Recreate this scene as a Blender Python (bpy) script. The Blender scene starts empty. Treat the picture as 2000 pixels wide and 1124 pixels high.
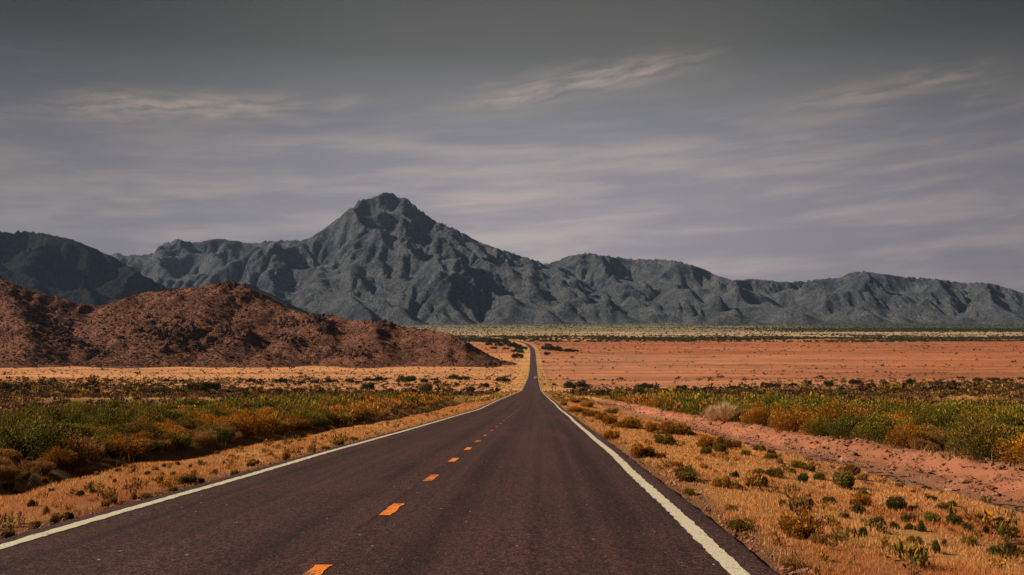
import bpy, math, time
import numpy as np
from mathutils import Vector
R = math.radians
T0 = time.time()
rng = np.random.default_rng(7)
SC = bpy.context.scene
COL = SC.collection

# ------------------------------------------------------------------ camera
F = 1732.0                      # focal length in photo pixels (photo 2000 x 1124)
YH = 640.0                      # horizon row
CAMZ = 1.6
PITCH = math.atan((YH - 562.0) / F)
cam = bpy.data.cameras.new("camera")
cam.lens = 36.0 * F / 2000.0
cam.sensor_width = 36.0
cam.clip_start = 0.1
cam.clip_end = 80000
camo = bpy.data.objects.new("camera", cam)
COL.objects.link(camo)
camo.location = (0, 0, CAMZ)
camo.rotation_euler = (R(90) + PITCH, 0, 0)
SC.camera = camo
SC.view_settings.view_transform = 'Standard'
SC.view_settings.look = 'None'
SC.view_settings.gamma = 1.0
SC.view_settings.exposure = 0.42
SC.view_settings.use_curve_mapping = False

# ------------------------------------------------------------------ sun
SUN_AZ, SUN_EL = R(-94), R(33)         # azimuth from +Y towards +X
sd = Vector((math.sin(SUN_AZ) * math.cos(SUN_EL), math.cos(SUN_AZ) * math.cos(SUN_EL), math.sin(SUN_EL)))
sl = bpy.data.lights.new("sun", 'SUN')
sl.energy = 5.0
sl.angle = R(0.5)
sl.color = (1.0, 0.83, 0.62)
so = bpy.data.objects.new("sun", sl)
COL.objects.link(so)
so.rotation_euler = (-sd).to_track_quat('-Z', 'Y').to_euler()
so.location = (0, 0, 300)

# ------------------------------------------------------------------ node helpers
class NT:
    def __init__(s, tree):
        s.t = tree; s.n = tree.nodes; s.l = tree.links
    def new(s, typ, **kw):
        n = s.n.new(typ)
        for k, v in kw.items():
            if k.startswith('_'):
                setattr(n, k[1:], v)
        return n
    def link(s, a, b): s.l.new(a, b)
    def put(s, sock, v):
        if hasattr(v, 'is_output') or isinstance(v, bpy.types.NodeSocket): s.l.new(v, sock)
        elif isinstance(v, (tuple, list)) and sock.type == 'RGBA' and len(v) == 3: sock.default_value = (*v, 1)
        else: sock.default_value = v
    def math(s, op, a, b=0.0, c=0.0, clamp=False):
        n = s.n.new('ShaderNodeMath'); n.operation = op; n.use_clamp = clamp
        s.put(n.inputs[0], a); s.put(n.inputs[1], b); s.put(n.inputs[2], c)
        return n.outputs[0]
    def mix(s, fac, a, b, mode='MIX'):
        n = s.n.new('ShaderNodeMix'); n.data_type = 'RGBA'; n.blend_type = mode; n.clamp_factor = True
        s.put(n.inputs['Factor'], fac); s.put(n.inputs[6], a); s.put(n.inputs[7], b)
        return n.outputs[2]
    def noise(s, vec, scale, detail=4, rough=0.55, dist=0.0, out=0):
        n = s.n.new('ShaderNodeTexNoise')
        if vec is not None: s.l.new(vec, n.inputs['Vector'])
        n.inputs['Scale'].default_value = scale; n.inputs['Detail'].default_value = detail
        n.inputs['Roughness'].default_value = rough; n.inputs['Distortion'].default_value = dist
        return n.outputs[out]
    def ramp(s, fac, stops, interp='LINEAR'):
        n = s.n.new('ShaderNodeValToRGB'); n.color_ramp.interpolation = interp
        e = n.color_ramp.elements
        while len(e) < len(stops): e.new(0.5)
        for q, (p, c) in zip(e, stops):
            q.position = p; q.color = (*c, 1) if len(c) == 3 else c
        s.l.new(fac, n.inputs[0])
        return n.outputs[0]
    def mrange(s, v, a, b, c=0.0, d=1.0, smooth=True):
        n = s.n.new('ShaderNodeMapRange'); n.interpolation_type = 'SMOOTHSTEP' if smooth else 'LINEAR'
        s.put(n.inputs[0], v); n.inputs[1].default_value = a; n.inputs[2].default_value = b
        n.inputs[3].default_value = c; n.inputs[4].default_value = d
        return n.outputs[0]
    def mapping(s, vec, scale=(1, 1, 1), loc=(0, 0, 0), rot=(0, 0, 0)):
        n = s.n.new('ShaderNodeMapping'); s.l.new(vec, n.inputs[0])
        n.inputs['Scale'].default_value = scale; n.inputs['Location'].default_value = loc; n.inputs['Rotation'].default_value = rot
        return n.outputs[0]
    def attr(s, name):
        n = s.n.new('ShaderNodeAttribute'); n.attribute_name = name
        return n
    def sep(s, vec):
        n = s.n.new('ShaderNodeSeparateXYZ'); s.l.new(vec, n.inputs[0]); return n.outputs
    def comb(s, x, y, z=0.0):
        n = s.n.new('ShaderNodeCombineXYZ'); s.put(n.inputs[0], x); s.put(n.inputs[1], y); s.put(n.inputs[2], z); return n.outputs[0]
    def bump(s, h, strength, dist):
        n = s.n.new('ShaderNodeBump'); s.l.new(h, n.inputs['Height'])
        n.inputs['Strength'].default_value = strength; n.inputs['Distance'].default_value = dist
        return n.outputs[0]

def material(name):
    m = bpy.data.materials.new(name); m.use_nodes = True
    nt = NT(m.node_tree)
    b = m.node_tree.nodes['Principled BSDF']
    return m, nt, b

# ------------------------------------------------------------------ sky (world)
W = bpy.data.worlds.new("World"); SC.world = W; W.use_nodes = True
wn = NT(W.node_tree)
bg = W.node_tree.nodes['Background']
sky = wn.n.new('ShaderNodeTexSky'); sky.sky_type = 'NISHITA'
sky.sun_disc = False; sky.sun_elevation = SUN_EL; sky.sun_rotation = SUN_AZ
sky.dust_density = 2.0; sky.air_density = 1.0; sky.ozone_density = 1.0
tc = wn.n.new('ShaderNodeTexCoord')
gx, gy, gz = wn.sep(tc.outputs['Generated'])
ay = wn.math('MAXIMUM', wn.math('ABSOLUTE', gy), 0.05)
az = wn.math('DIVIDE', gx, ay)                      # tangent of the azimuth
el = wn.math('DIVIDE', gz, wn.math('SQRT', wn.math('ADD', wn.math('MULTIPLY', gx, gx), wn.math('MULTIPLY', gy, gy))))
# veil of high haze and cirrostratus over the clear sky, thinning to a dull grey zenith
grad = wn.ramp(wn.math('MULTIPLY', el, 2.0), [
    (0.00, (3.85, 3.12, 3.00)), (0.12, (3.80, 3.15, 3.02)), (0.26, (3.65, 3.10, 2.95)), (0.40, (3.05, 2.66, 2.50)),
    (0.49, (2.00, 1.84, 1.70)), (0.62, (0.98, 0.95, 0.87)), (0.80, (0.66, 0.65, 0.58)), (1.0, (0.48, 0.47, 0.43))])
streak = wn.noise(wn.comb(wn.math('MULTIPLY', az, 2.2), wn.math('MULTIPLY', wn.math('ADD', el, wn.math('MULTIPLY', az, -0.05)), 20.0), 1.3), 2.2, 7, 0.60, 0.12)
broad = wn.noise(wn.comb(wn.math('MULTIPLY', az, 1.4), wn.math('MULTIPLY', el, 4.0), 4.0), 1.6, 3, 0.5)
fine = wn.noise(wn.comb(wn.math('MULTIPLY', az, 7.0), wn.math('MULTIPLY', wn.math('ADD', el, wn.math('MULTIPLY', az, -0.08)), 60.0), 2.0), 2.0, 6, 0.6, 0.15)
veil = wn.mrange(wn.math('ADD', wn.math('MULTIPLY', streak, 0.8), wn.math('MULTIPLY', broad, 0.5)), 0.52, 0.80)
lowmask = wn.mrange(el, 0.33, 0.22)
veil = wn.math('MULTIPLY', veil, lowmask)
blueish = wn.mix(0.46, grad, (0.88, 1.08, 1.62))
clear = wn.mix(lowmask, grad, blueish)
skyc = wn.mix(veil, clear, grad)
# the centre of the veil is brighter than its flanks
ctr = wn.math('POWER', 2.718, wn.math('MULTIPLY', wn.math('MULTIPLY', wn.math('SUBTRACT', az, 0.03), wn.math('SUBTRACT', az, 0.03)), -4.5))
skyc = wn.mix(1.0, skyc, wn.math('ADD', 0.50, wn.math('MULTIPLY', ctr, 0.50)), 'MULTIPLY')
corner = wn.math('MULTIPLY', wn.mrange(el, 0.12, 0.36), wn.mrange(wn.math('ABSOLUTE', wn.math('SUBTRACT', az, 0.02)), 0.12, 0.62))
skyc = wn.mix(1.0, skyc, wn.math('SUBTRACT', 1.0, wn.math('MULTIPLY', corner, 0.42)), 'MULTIPLY')
def wisp(px0, py0, px1, py1, half, seedz, amp):
    a0, e0 = (px0 - 1000) / F, (YH - py0) / F
    a1, e1 = (px1 - 1000) / F, (YH - py1) / F
    L = math.hypot(a1 - a0, e1 - e0); ux, uy = (a1 - a0) / L, (e1 - e0) / L
    dx = wn.math('SUBTRACT', az, (a0 + a1) / 2); dy = wn.math('SUBTRACT', el, (e0 + e1) / 2)
    u = wn.math('ADD', wn.math('MULTIPLY', dx, ux), wn.math('MULTIPLY', dy, uy))
    v = wn.math('SUBTRACT', wn.math('MULTIPLY', dy, ux), wn.math('MULTIPLY', dx, uy))
    wv = wn.math('MULTIPLY', wn.math('SUBTRACT', wn.noise(wn.comb(wn.math('MULTIPLY', u, 9.0), wn.math('MULTIPLY', v, 14.0), seedz), 1.4, 4, 0.55, 0.1), 0.5), half * 1.3)
    v = wn.math('ADD', v, wv)
    gu = wn.math('POWER', 2.718, wn.math('MULTIPLY', wn.math('POWER', wn.math('ABSOLUTE', wn.math('DIVIDE', u, L * 0.5)), 3.0), -1.6))
    gv = wn.math('POWER', 2.718, wn.math('MULTIPLY', wn.math('POWER', wn.math('ABSOLUTE', wn.math('DIVIDE', v, half)), 1.6), -1.3))
    tex = wn.mrange(wn.noise(wn.comb(wn.math('MULTIPLY', u, 9.0), wn.math('MULTIPLY', v, 60.0), seedz + 5), 2.0, 5, 0.6, 0.15), 0.26, 0.74)
    return wn.math('MULTIPLY', wn.math('MULTIPLY', gu, gv), wn.math('MULTIPLY', tex, amp))
def add_all(xs):
    r = xs[0]
    for x in xs[1:]: r = wn.math('ADD', r, x)
    return r
wisps = add_all([wisp(860, 205, 1400, 118, 0.017, 1.0, 1.1), wisp(60, 258, 640, 208, 0.015, 2.0, 1.1),
                 wisp(1480, 235, 1960, 190, 0.013, 3.0, 0.62), wisp(1590, 362, 1990, 330, 0.007, 4.0, 0.55),
                 wisp(1180, 342, 1420, 330, 0.004, 5.0, 0.45), wisp(130, 420, 480, 385, 0.007, 6.0, 0.6),
                 wisp(0, 385, 260, 368, 0.007, 7.0, 0.45), wisp(630, 215, 720, 195, 0.009, 8.0, 0.45)])
fines = wn.math('MULTIPLY', wn.mrange(fine, 0.50, 0.78), wn.math('MULTIPLY', lowmask, 0.10))
skyc = wn.mix(fines, skyc, (4.0, 3.4, 3.1))
skyc = wn.mix(wn.math('MULTIPLY', wisps, 0.72), skyc, (3.6, 2.85, 2.25))
nish = wn.mix(1.0, sky.outputs[0], (0.12, 0.12, 0.13), 'MULTIPLY')
final = wn.mix(0.06, skyc, nish)
wn.link(final, bg.inputs['Color'])
bg.inputs['Strength'].default_value = 0.100

# ------------------------------------------------------------------ small maths library
def hash2(ix, iy, seed):
    h = (ix.astype(np.int64) * 374761393 + iy.astype(np.int64) * 668265263 + seed * 974634777) & 0xffffffff
    h = ((h ^ (h >> 13)) * 1274126177) & 0xffffffff
    h = (h ^ (h >> 16)) & 0xffffffff
    return h / 4294967295.0
def perlin(x, y, seed=0):
    x = np.asarray(x, float); y = np.asarray(y, float)
    ix = np.floor(x); iy = np.floor(y); fx = x - ix; fy = y - iy
    ux = fx * fx * fx * (fx * (fx * 6 - 15) + 10); uy = fy * fy * fy * (fy * (fy * 6 - 15) + 10)
    def g(a, b):
        an = hash2(ix + a, iy + b, seed) * 6.2831853
        return np.cos(an) * (fx - a) + np.sin(an) * (fy - b)
    n0 = g(0, 0) * (1 - ux) + g(1, 0) * ux
    n1 = g(0, 1) * (1 - ux) + g(1, 1) * ux
    return (n0 * (1 - uy) + n1 * uy) * 1.45
def fbm(x, y, seed=0, octv=4, gain=0.5, lac=2.03):
    s = 0; a = 1.0; t = 0
    for o in range(octv):
        s = s + a * perlin(x, y, seed + o * 17); t += a
        a *= gain; x = x * lac + 3.7; y = y * lac - 1.9
    return s / t
def ridged(x, y, seed=0, octv=5, gain=0.5, lac=2.1):
    s = 0; a = 1.0; t = 0; w = 1.0
    for o in range(octv):
        n = (1 - np.abs(perlin(x, y, seed + o * 31))) ** 2
        s = s + a * n * w; t += a; w = np.clip(n * 1.6, 0, 1)
        a *= gain; x = x * lac + 1.3; y = y * lac + 4.1
    return s / t
def sstep(a, b, x):
    t = np.clip((x - a) / (b - a), 0, 1); return t * t * (3 - 2 * t)
def smooth1(v, n):
    k = np.hanning(n + 2)[1:-1]; k /= k.sum()
    p = np.pad(v, n // 2, mode='edge')
    return np.convolve(p, k, mode='valid')[:len(v)]
CP, SP = math.cos(PITCH), math.sin(PITCH)
def ray(px, py):
    """slope of the sight line: (X per metre of Y, Z per metre of Y)"""
    xc = (px - 1000.0) / F; yc = (562.0 - py) / F
    Y = CP - SP * yc
    return xc / Y, (SP + CP * yc) / Y
def project(X, Y, Z):
    Z = Z - CAMZ
    zc = CP * Y + SP * Z; yc = -SP * Y + CP * Z
    return 1000 + F * X / zc, 562 - F * yc / zc

# ------------------------------------------------------------------ lie of the land
_d = np.array([-60, -30, 0, 11.45, 22.5, 35, 76, 111, 186, 323, 606, 808, 1010, 1263, 1600, 2000, 3000, 4500, 5500, 7000, 12000], float)
_p = np.array([-2.3, -0.4, 1.6, 2.35, 3.13, 4.05, 7.0, 9.2, 14.1, 22.9, 34.5, 38.3, 36.3, 32.9, 29.5, 26.5, 18, 0.0, -22, -60, -150], float)
_u = np.linspace(math.log(10), math.log(12100), 1600)
_f = np.interp(np.exp(_u) - 70, _d, _p)
_f = smooth1(_f, 21)
_xd = np.array([-60, 0, 13.4, 35, 76, 111, 186, 323, 606, 808, 1010, 1263, 1400, 1600, 1750, 1900, 2050, 2300, 3000, 12000], float)
_xp = np.array([-3.9, -1.8, -1.35, -0.65, 0.65, 1.5, 3.4, 7.0, 14.2, 19.4, 24.0, 29.5, 30.5, 27, 17, 2, -20, -75, -240, -2400], float)
_uf = smooth1(np.interp(np.exp(_u) - 70, _xd, _xp), 31)
def roadz(d): return CAMZ - np.interp(np.log(np.maximum(np.asarray(d, float) + 70, 10)), _u, _f)
def roadx(d): return np.interp(np.log(np.maximum(np.asarray(d, float) + 70, 10)), _u, _uf)
def cross(t, d):
    """height of the ground beside the road relative to the road, t metres off its centre line"""
    near = 1 - sstep(110, 210, d)
    wob = perlin(d * 0.11, t * 0 + 3.1, 5) * 0.5 + perlin(d * 0.37, t * 0 + 8.1, 6) * 0.22
    # hill side: verge, ditch, shrub bank
    tl = -t + wob * 0.5
    L = np.interp(tl, [0, 3.75, 3.95, 5.0, 7.4, 7.8, 9.0, 10.8, 12.4, 14.5, 24, 60], [-0.07, -0.07, -0.03, -0.06, -0.22, -0.70, -1.70, -1.65, -0.80, -0.52, -0.50, -0.45])
    # wash side: verge, flat wash, cut bank, shrub terrace
    tr = t + wob
    Rr = np.interp(tr, [0, 3.75, 3.95, 6.0, 9.3, 10.2, 12.1, 12.5, 13.3, 14.2, 24, 60], [-0.07, -0.07, -0.03, -0.14, -0.44, -0.70, -0.80, -0.72, -0.40, -0.38, -0.46, -0.45])
    h = np.where(t < 0, L, Rr)
    flat = np.interp(np.abs(t), [0, 3.75, 3.95, 7, 12, 40], [-0.07, -0.07, -0.03, -0.25, -0.5, -0.3])
    return h * near + flat * (1 - near)
def ground(x, y):
    x = np.asarray(x, float); y = np.asarray(y, float)
    t = x - roadx(y); off = np.abs(t)
    z = roadz(y) + cross(t, y)
    m = sstep(4.0, 7.5, off)
    z = z + m * (perlin(x * 0.9, y * 0.9, 11) * 0.05 + perlin(x * 0.23, y * 0.23, 12) * 0.10)
    z = z + sstep(14, 60, off) * (fbm(x * 0.018, y * 0.018, 13, 3) * 0.8)
    z = z + sstep(60, 500, off) * sstep(150, 700, y) * fbm(x * 0.0021, y * 0.004, 14, 3) * 3.0
    bank = sstep(11.6, 12.3, t) * (1 - sstep(13.2, 14.4, t)) * (1 - sstep(110, 200, y))
    z = z + bank * (ridged(x * 0.8, y * 0.9, 15, 4, 0.6) - 0.5) * 0.5
    # the ground left of the road keeps a little higher than the falling road, the wash side too
    z = z + sstep(30, 160, off) * sstep(60, 160, y) * (1 - sstep(300, 620, y)) * 2.2
    return z
def hit(px, py, dmin=5, dmax=6000):
    """where the sight line through a photo pixel meets the ground"""
    kx, kz = ray(px, py)
    d = np.exp(np.linspace(math.log(dmin), math.log(dmax), 4000))
    g = ground(kx * d, d)
    below = np.nonzero(CAMZ + kz * d < g)[0]
    i = below[0] if len(below) else len(d) - 1
    return kx * d[i], d[i], g[i]

# ------------------------------------------------------------------ object helpers
def tag(o, label=None, cat=None, group=None, kind=None):
    if label: o['label'] = label
    if cat: o['category'] = cat
    if group: o['group'] = group
    if kind: o['kind'] = kind
    return o
def mesh_np(name, V, Fc, cols=None, smooth=False, uv=None):
    V = np.asarray(V, np.float32); Fc = np.asarray(Fc, np.int32)
    me = bpy.data.meshes.new(name)
    k = Fc.shape[1]; n = len(Fc)
    me.vertices.add(len(V)); me.vertices.foreach_set('co', V.ravel())
    me.loops.add(n * k); me.loops.foreach_set('vertex_index', Fc.ravel())
    me.polygons.add(n)
    me.polygons.foreach_set('loop_start', np.arange(0, n * k, k, dtype=np.int32))
    me.polygons.foreach_set('loop_total', np.full(n, k, np.int32))
    me.polygons.foreach_set('use_smooth', np.full(n, bool(smooth)))
    if cols is not None:
        a = me.color_attributes.new('tint', 'FLOAT_COLOR', 'POINT')
        c = np.ones((len(V), 4), np.float32); c[:, :3] = cols
        a.data.foreach_set('color', c.ravel())
    if uv is not None:
        u = me.uv_layers.new(name='UVMap')
        u.data.foreach_set('uv', np.asarray(uv, np.float32)[Fc.ravel()].ravel())
    me.update(calc_edges=True)
    return me
def link(name, me, mat=None, parent=None, loc=None):
    o = bpy.data.objects.new(name, me); COL.objects.link(o)
    if mat is not None and me is not None and len(me.materials) == 0: me.materials.append(mat)
    if parent is not None: o.parent = parent
    if loc is not None: o.location = loc
    return o
def empty(name, loc=(0, 0, 0), rz=0.0):
    o = bpy.data.objects.new(name, None); COL.objects.link(o)
    o.location = loc; o.rotation_euler = (0, 0, rz); o.empty_display_size = 0.2
    return o
def grid_faces(nr, nc):
    i = np.arange(nr * nc).reshape(nr, nc)
    return np.stack([i[:-1, :-1], i[:-1, 1:], i[1:, 1:], i[1:, :-1]], -1).reshape(-1, 4)
class MB:
    def __init__(s): s.v = []; s.f = []
    def add(s, v, f):
        b = len(s.v); s.v += [tuple(p) for p in v]; s.f += [tuple(b + i for i in q) for q in f]
    def box(s, c, d, taper=1.0):
        x, y, z = (q / 2 for q in d)
        s.add([(c[0] + a * x * (taper if e > 0 else 1), c[1] + b * y * (taper if e > 0 else 1), c[2] + e * z) for e in (-1, 1) for a, b in ((-1, -1), (1, -1), (1, 1), (-1, 1))],
              [(3, 2, 1, 0), (4, 5, 6, 7), (0, 1, 5, 4), (1, 2, 6, 5), (2, 3, 7, 6), (3, 0, 4, 7)])
    def tube(s, pts, rad, n=8):
        pts = [Vector(p) for p in pts]; b = len(s.v)
        for i, p in enumerate(pts):
            t = (pts[min(i + 1, len(pts) - 1)] - pts[max(i - 1, 0)]).normalized()
            a = t.orthogonal().normalized(); c = t.cross(a); r = rad[i] if isinstance(rad, (list, tuple)) else rad
            for k in range(n):
                an = 2 * math.pi * k / n
                s.v.append(tuple(p + a * math.cos(an) * r + c * math.sin(an) * r))
        for i in range(len(pts) - 1):
            for k in range(n):
                s.f.append((b + i * n + k, b + i * n + (k + 1) % n, b + (i + 1) * n + (k + 1) % n, b + (i + 1) * n + k))
        s.f.append(tuple(b + k for k in reversed(range(n)))); e = b + (len(pts) - 1) * n
        s.f.append(tuple(e + k for k in range(n)))
    def build(s, name, mat, parent=None, bevel=0.0, smooth=False):
        me = bpy.data.meshes.new(name); me.from_pydata(s.v, [], s.f); me.materials.append(mat)
        if bevel:
            import bmesh
            bm = bmesh.new(); bm.from_mesh(me)
            bmesh.ops.bevel(bm, geom=list(bm.edges), offset=bevel, segments=2, affect='EDGES', profile=0.6)
            bm.to_mesh(me); bm.free()
        if smooth: me.polygons.foreach_set('use_smooth', np.ones(len(me.polygons), bool))
        o = bpy.data.objects.new(name, me); COL.objects.link(o)
        if parent is not None: o.parent = parent
        return o

# ------------------------------------------------------------------ materials
def mat_ground():
    m, n, b = material("desert_ground")
    geo = n.n.new('ShaderNodeNewGeometry'); P = geo.outputs['Position']
    base = n.attr('tint').outputs['Color']
    n1 = n.noise(P, 0.9, 6, 0.6); n2 = n.noise(P, 14.0, 5, 0.65); n3 = n.noise(P, 0.045, 5, 0.6)
    # thin bands lying across the view on the plain: dry washes and scald
    n4 = n.noise(n.mapping(P, (0.004, 0.02, 0.02)), 1.0, 6, 0.6)
    v = n.math('ADD', n.math('MULTIPLY', n1, 0.42), n.math('MULTIPLY', n2, 0.36))
    n5 = n.noise(n.mapping(P, (0.03, 0.03, 0.03)), 1.0, 8, 0.72)
    v = n.math('ADD', v, n.math('ADD', n.math('MULTIPLY', n3, 0.30), n.math('MULTIPLY', n4, 0.95)))
    v = n.math('ADD', v, n.math('MULTIPLY', n.math('SUBTRACT', n5, 0.5), 0.6))
    val = n.mrange(v, 0.74, 1.30, 0.48, 1.45, False)
    c = n.mix(1.0, base, val, 'MULTIPLY')
    spk = n.mrange(n.noise(P, 38.0, 2, 0.5), 0.66, 0.74)
    c = n.mix(n.math('MULTIPLY', spk, 0.45), c, n.mix(1.0, base, (0.45, 0.45, 0.5), 'MULTIPLY'))
    n.link(c, b.inputs['Base Color']); b.inputs['Roughness'].default_value = 0.95
    b.inputs['Specular IOR Level'].default_value = 0.1
    h = n.math('ADD', n.math('MULTIPLY', n2, 0.6), n.noise(P, 45.0, 3, 0.6))
    n.link(n.bump(h, 0.75, 0.05), b.inputs['Normal'])
    return m
def mat_road():
    m, n, b = material("asphalt")
    uv = n.n.new('ShaderNodeUVMap').outputs[0]
    u, v, _ = n.sep(uv)
    geo = n.n.new('ShaderNodeNewGeometry'); P = geo.outputs['Position']
    agg = n.noise(P, 48.0, 3, 0.7); agg2 = n.noise(P, 17.0, 3, 0.65)
    big = n.noise(n.mapping(uv, (1.1, 0.05, 1)), 1.0, 5, 0.6)
    lng = n.noise(n.mapping(uv, (3.4, 0.012, 1)), 1.0, 4, 0.55)
    pat = n.noise(uv, 0.35, 4, 0.6, 0.6)
    # wheel tracks worn a little smoother and darker; oil drip band in the middle of each lane
    def band(c, w): 
        q = n.math('DIVIDE', n.math('SUBTRACT', u, c), w)
        return n.math('POWER', 2.718, n.math('MULTIPLY', n.math('MULTIPLY', q, q), -1.0))
    tr = n.math('ADD', n.math('ADD', band(0.75, 0.34), band(2.75, 0.34)), n.math('ADD', band(-0.95, 0.34), band(-2.7, 0.34)))
    shade = n.math('ADD', 0.78, n.math('MULTIPLY', n.math('SUBTRACT', lng, 0.5), 1.25))
    shade = n.math('ADD', shade, n.math('MULTIPLY', n.math('SUBTRACT', big, 0.5), 0.55))
    shade = n.math('ADD', shade, n.math('MULTIPLY', n.math('SUBTRACT', pat, 0.5), 0.5))
    shade = n.math('SUBTRACT', shade, n.math('MULTIPLY', tr, n.math('MULTIPLY', big, 0.42)))
    col = n.mix(n.mrange(n.math('ADD', agg, n.math('MULTIPLY', agg2, 0.6)), 0.68, 0.94, 0, 1, False), (0.010, 0.0055, 0.0058), (0.150, 0.068, 0.066))
    col = n.mix(1.0, col, shade, 'MULTIPLY')
    # reddish dust patches
    col = n.mix(n.math('MULTIPLY', n.mrange(n.noise(n.mapping(uv, (0.9, 0.08, 1), (3, 7, 0)), 1.0, 5, 0.6), 0.52, 0.78), 0.5), col, (0.130, 0.058, 0.046))
    # paler stones in the chip seal, and a few bright loose ones
    vor = n.n.new('ShaderNodeTexVoronoi'); n.link(P, vor.inputs['Vector']); vor.inputs['Scale'].default_value = 24.0
    pick = n.sep(vor.outputs['Color'])
    st = n.math('MULTIPLY', n.mrange(vor.outputs['Distance'], 0.34, 0.22), n.math('GREATER_THAN', pick[0], 0.90))
    col = n.mix(n.math('MULTIPLY', st, 0.5), col, (0.26, 0.19, 0.16))
    vo2 = n.n.new('ShaderNodeTexVoronoi'); n.link(P, vo2.inputs['Vector']); vo2.inputs['Scale'].default_value = 4.5
    col = n.mix(n.math('MULTIPLY', n.mrange(vo2.outputs['Distance'], 0.075, 0.05), n.math('GREATER_THAN', n.sep(vo2.outputs['Color'])[1], 0.72)), col, (0.55, 0.47, 0.42))
    # joint cracks running with the road
    cw = n.math('MULTIPLY', n.math('SUBTRACT', n.noise(n.mapping(uv, (0.1, 0.8, 1)), 1.0, 5, 0.65), 0.5), 0.30)
    ck = n.mrange(n.math('ABSOLUTE', n.math('ADD', n.math('SUBTRACT', u, -0.22), cw)), 0.045, 0.012)
    ck = n.math('MULTIPLY', ck, n.mrange(n.noise(n.mapping(uv, (0.2, 0.25, 1)), 1.0, 2, 0.5), 0.42, 0.56))
    col = n.mix(n.math('MULTIPLY', ck, 0.62), col, (0.008, 0.006, 0.006))
    n.link(col, b.inputs['Base Color']); b.inputs['Roughness'].default_value = 0.82
    b.inputs['Specular IOR Level'].default_value = 0.22
    h = n.math('ADD', agg, n.math('MULTIPLY', agg2, 0.8))
    n.link(n.bump(h, 1.0, 0.02), b.inputs['Normal'])
    return m
def mat_paint(name, colr, wear, thr):
    m, n, b = material(name)
    geo = n.n.new('ShaderNodeNewGeometry'); P = geo.outputs['Position']
    a = n.noise(P, 42.0, 4, 0.65); a2 = n.noise(P, 2.2, 4, 0.6); a3 = n.noise(P, 150.0, 2, 0.5)
    k = n.mrange(n.math('ADD', n.math('MULTIPLY', a, 0.7), n.math('MULTIPLY', a2, 0.5)), thr, thr + 0.10)
    c = n.mix(n.math('MULTIPLY', k, wear), colr, (0.06, 0.045, 0.042))
    c = n.mix(1.0, c, n.mrange(n.math('ADD', a2, n.math('MULTIPLY', a3, 0.5)), 0.45, 1.05, 0.68, 1.2, False), 'MULTIPLY')
    n.link(c, b.inputs['Base Color']); b.inputs['Roughness'].default_value = 0.8
    n.link(n.bump(a, 0.6, 0.01), b.inputs['Normal'])
    return m
def mat_leaf(name, vary=0.35, trans=0.25):
    m, n, b = material(name)
    base = n.attr('tint').outputs['Color']
    oi = n.n.new('ShaderNodeObjectInfo')
    k = n.mrange(oi.outputs['Random'], 0, 1, 1 - vary, 1 + vary, False)
    c = n.mix(1.0, base, k, 'MULTIPLY')
    n.link(c, b.inputs['Base Color']); b.inputs['Roughness'].default_value = 0.75; b.inputs['Specular IOR Level'].default_value = 0.15
    t = n.n.new('ShaderNodeBsdfTranslucent'); n.link(c, t.inputs['Color'])
    mx = n.n.new('ShaderNodeMixShader'); mx.inputs[0].default_value = trans
    n.link(b.outputs[0], mx.inputs[1]); n.link(t.outputs[0], mx.inputs[2])
    n.link(mx.outputs[0], n.n['Material Output'].inputs['Surface'])
    return m
def mat_rock(name, c0, c1, scr, s_px, bump_d, bs=0.8, speck=0.8):
    """rock slope: two rock tones by noise, dark scrub specks, bump"""
    m, n, b = material(name)
    geo = n.n.new('ShaderNodeNewGeometry'); P = geo.outputs['Position']
    a = n.noise(P, s_px, 6, 0.65); a2 = n.noise(P, s_px * 6, 5, 0.7); a3 = n.noise(P, s_px * 13, 4, 0.7)
    t = n.mrange(n.math('ADD', n.math('MULTIPLY', a, 0.6), n.math('MULTIPLY', a2, 0.4)), 0.41, 0.59)
    c = n.mix(t, c0, c1)
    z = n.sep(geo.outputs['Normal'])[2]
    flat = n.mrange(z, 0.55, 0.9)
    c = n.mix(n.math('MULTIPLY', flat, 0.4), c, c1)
    k = n.mrange(a3, 0.49, 0.57)
    c = n.mix(n.math('MULTIPLY', k, speck), c, scr)
    n.link(c, b.inputs['Base Color']); b.inputs['Roughness'].default_value = 0.95; b.inputs['Specular IOR Level'].default_value = 0.05
    h = n.math('ADD', n.math('MULTIPLY', a2, 1.0), n.math('MULTIPLY', a3, 0.5))
    n.link(n.bump(h, bs, bump_d), b.inputs['Normal'])
    return m
def mat_plain(name, c, rough=0.6, metal=0.0, spec=0.5, coat=0.0):
    m, n, b = material(name)
    geo = n.n.new('ShaderNodeTexCoord')
    k = n.mrange(n.noise(geo.outputs['Object'], 6.0, 4, 0.6), 0.3, 0.7, 0.85, 1.12, False)
    n.link(n.mix(1.0, c, k, 'MULTIPLY'), b.inputs['Base Color'])
    b.inputs['Roughness'].default_value = rough; b.inputs['Metallic'].default_value = metal
    b.inputs['Specular IOR Level'].default_value = spec; b.inputs['Coat Weight'].default_value = coat
    return m
M_GROUND = mat_ground(); M_ROAD = mat_road()
M_WHITE = mat_paint("edge_paint", (0.62, 0.57, 0.44), 0.8, 0.62)
M_ORANGE = mat_paint("dash_paint", (1.0, 0.26, 0.008), 0.9, 0.565)
M_ORANGE_WORN = mat_paint("worn_dash_paint", (0.62, 0.13, 0.02), 0.9, 0.54)
M_LEAF = mat_leaf("leaves", 0.30, 0.28)
M_GRASS = mat_leaf("dry_grass", 0.0, 0.3)
M_STEM = mat_plain("dry_stem", (0.10, 0.065, 0.04), 0.9, 0, 0.1)
M_MOUNT = mat_rock("mountain_rock", (0.036, 0.047, 0.068), (0.150, 0.162, 0.186), (0.016, 0.022, 0.034), 0.006, 50.0, 1.0, 0.58)
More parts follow.
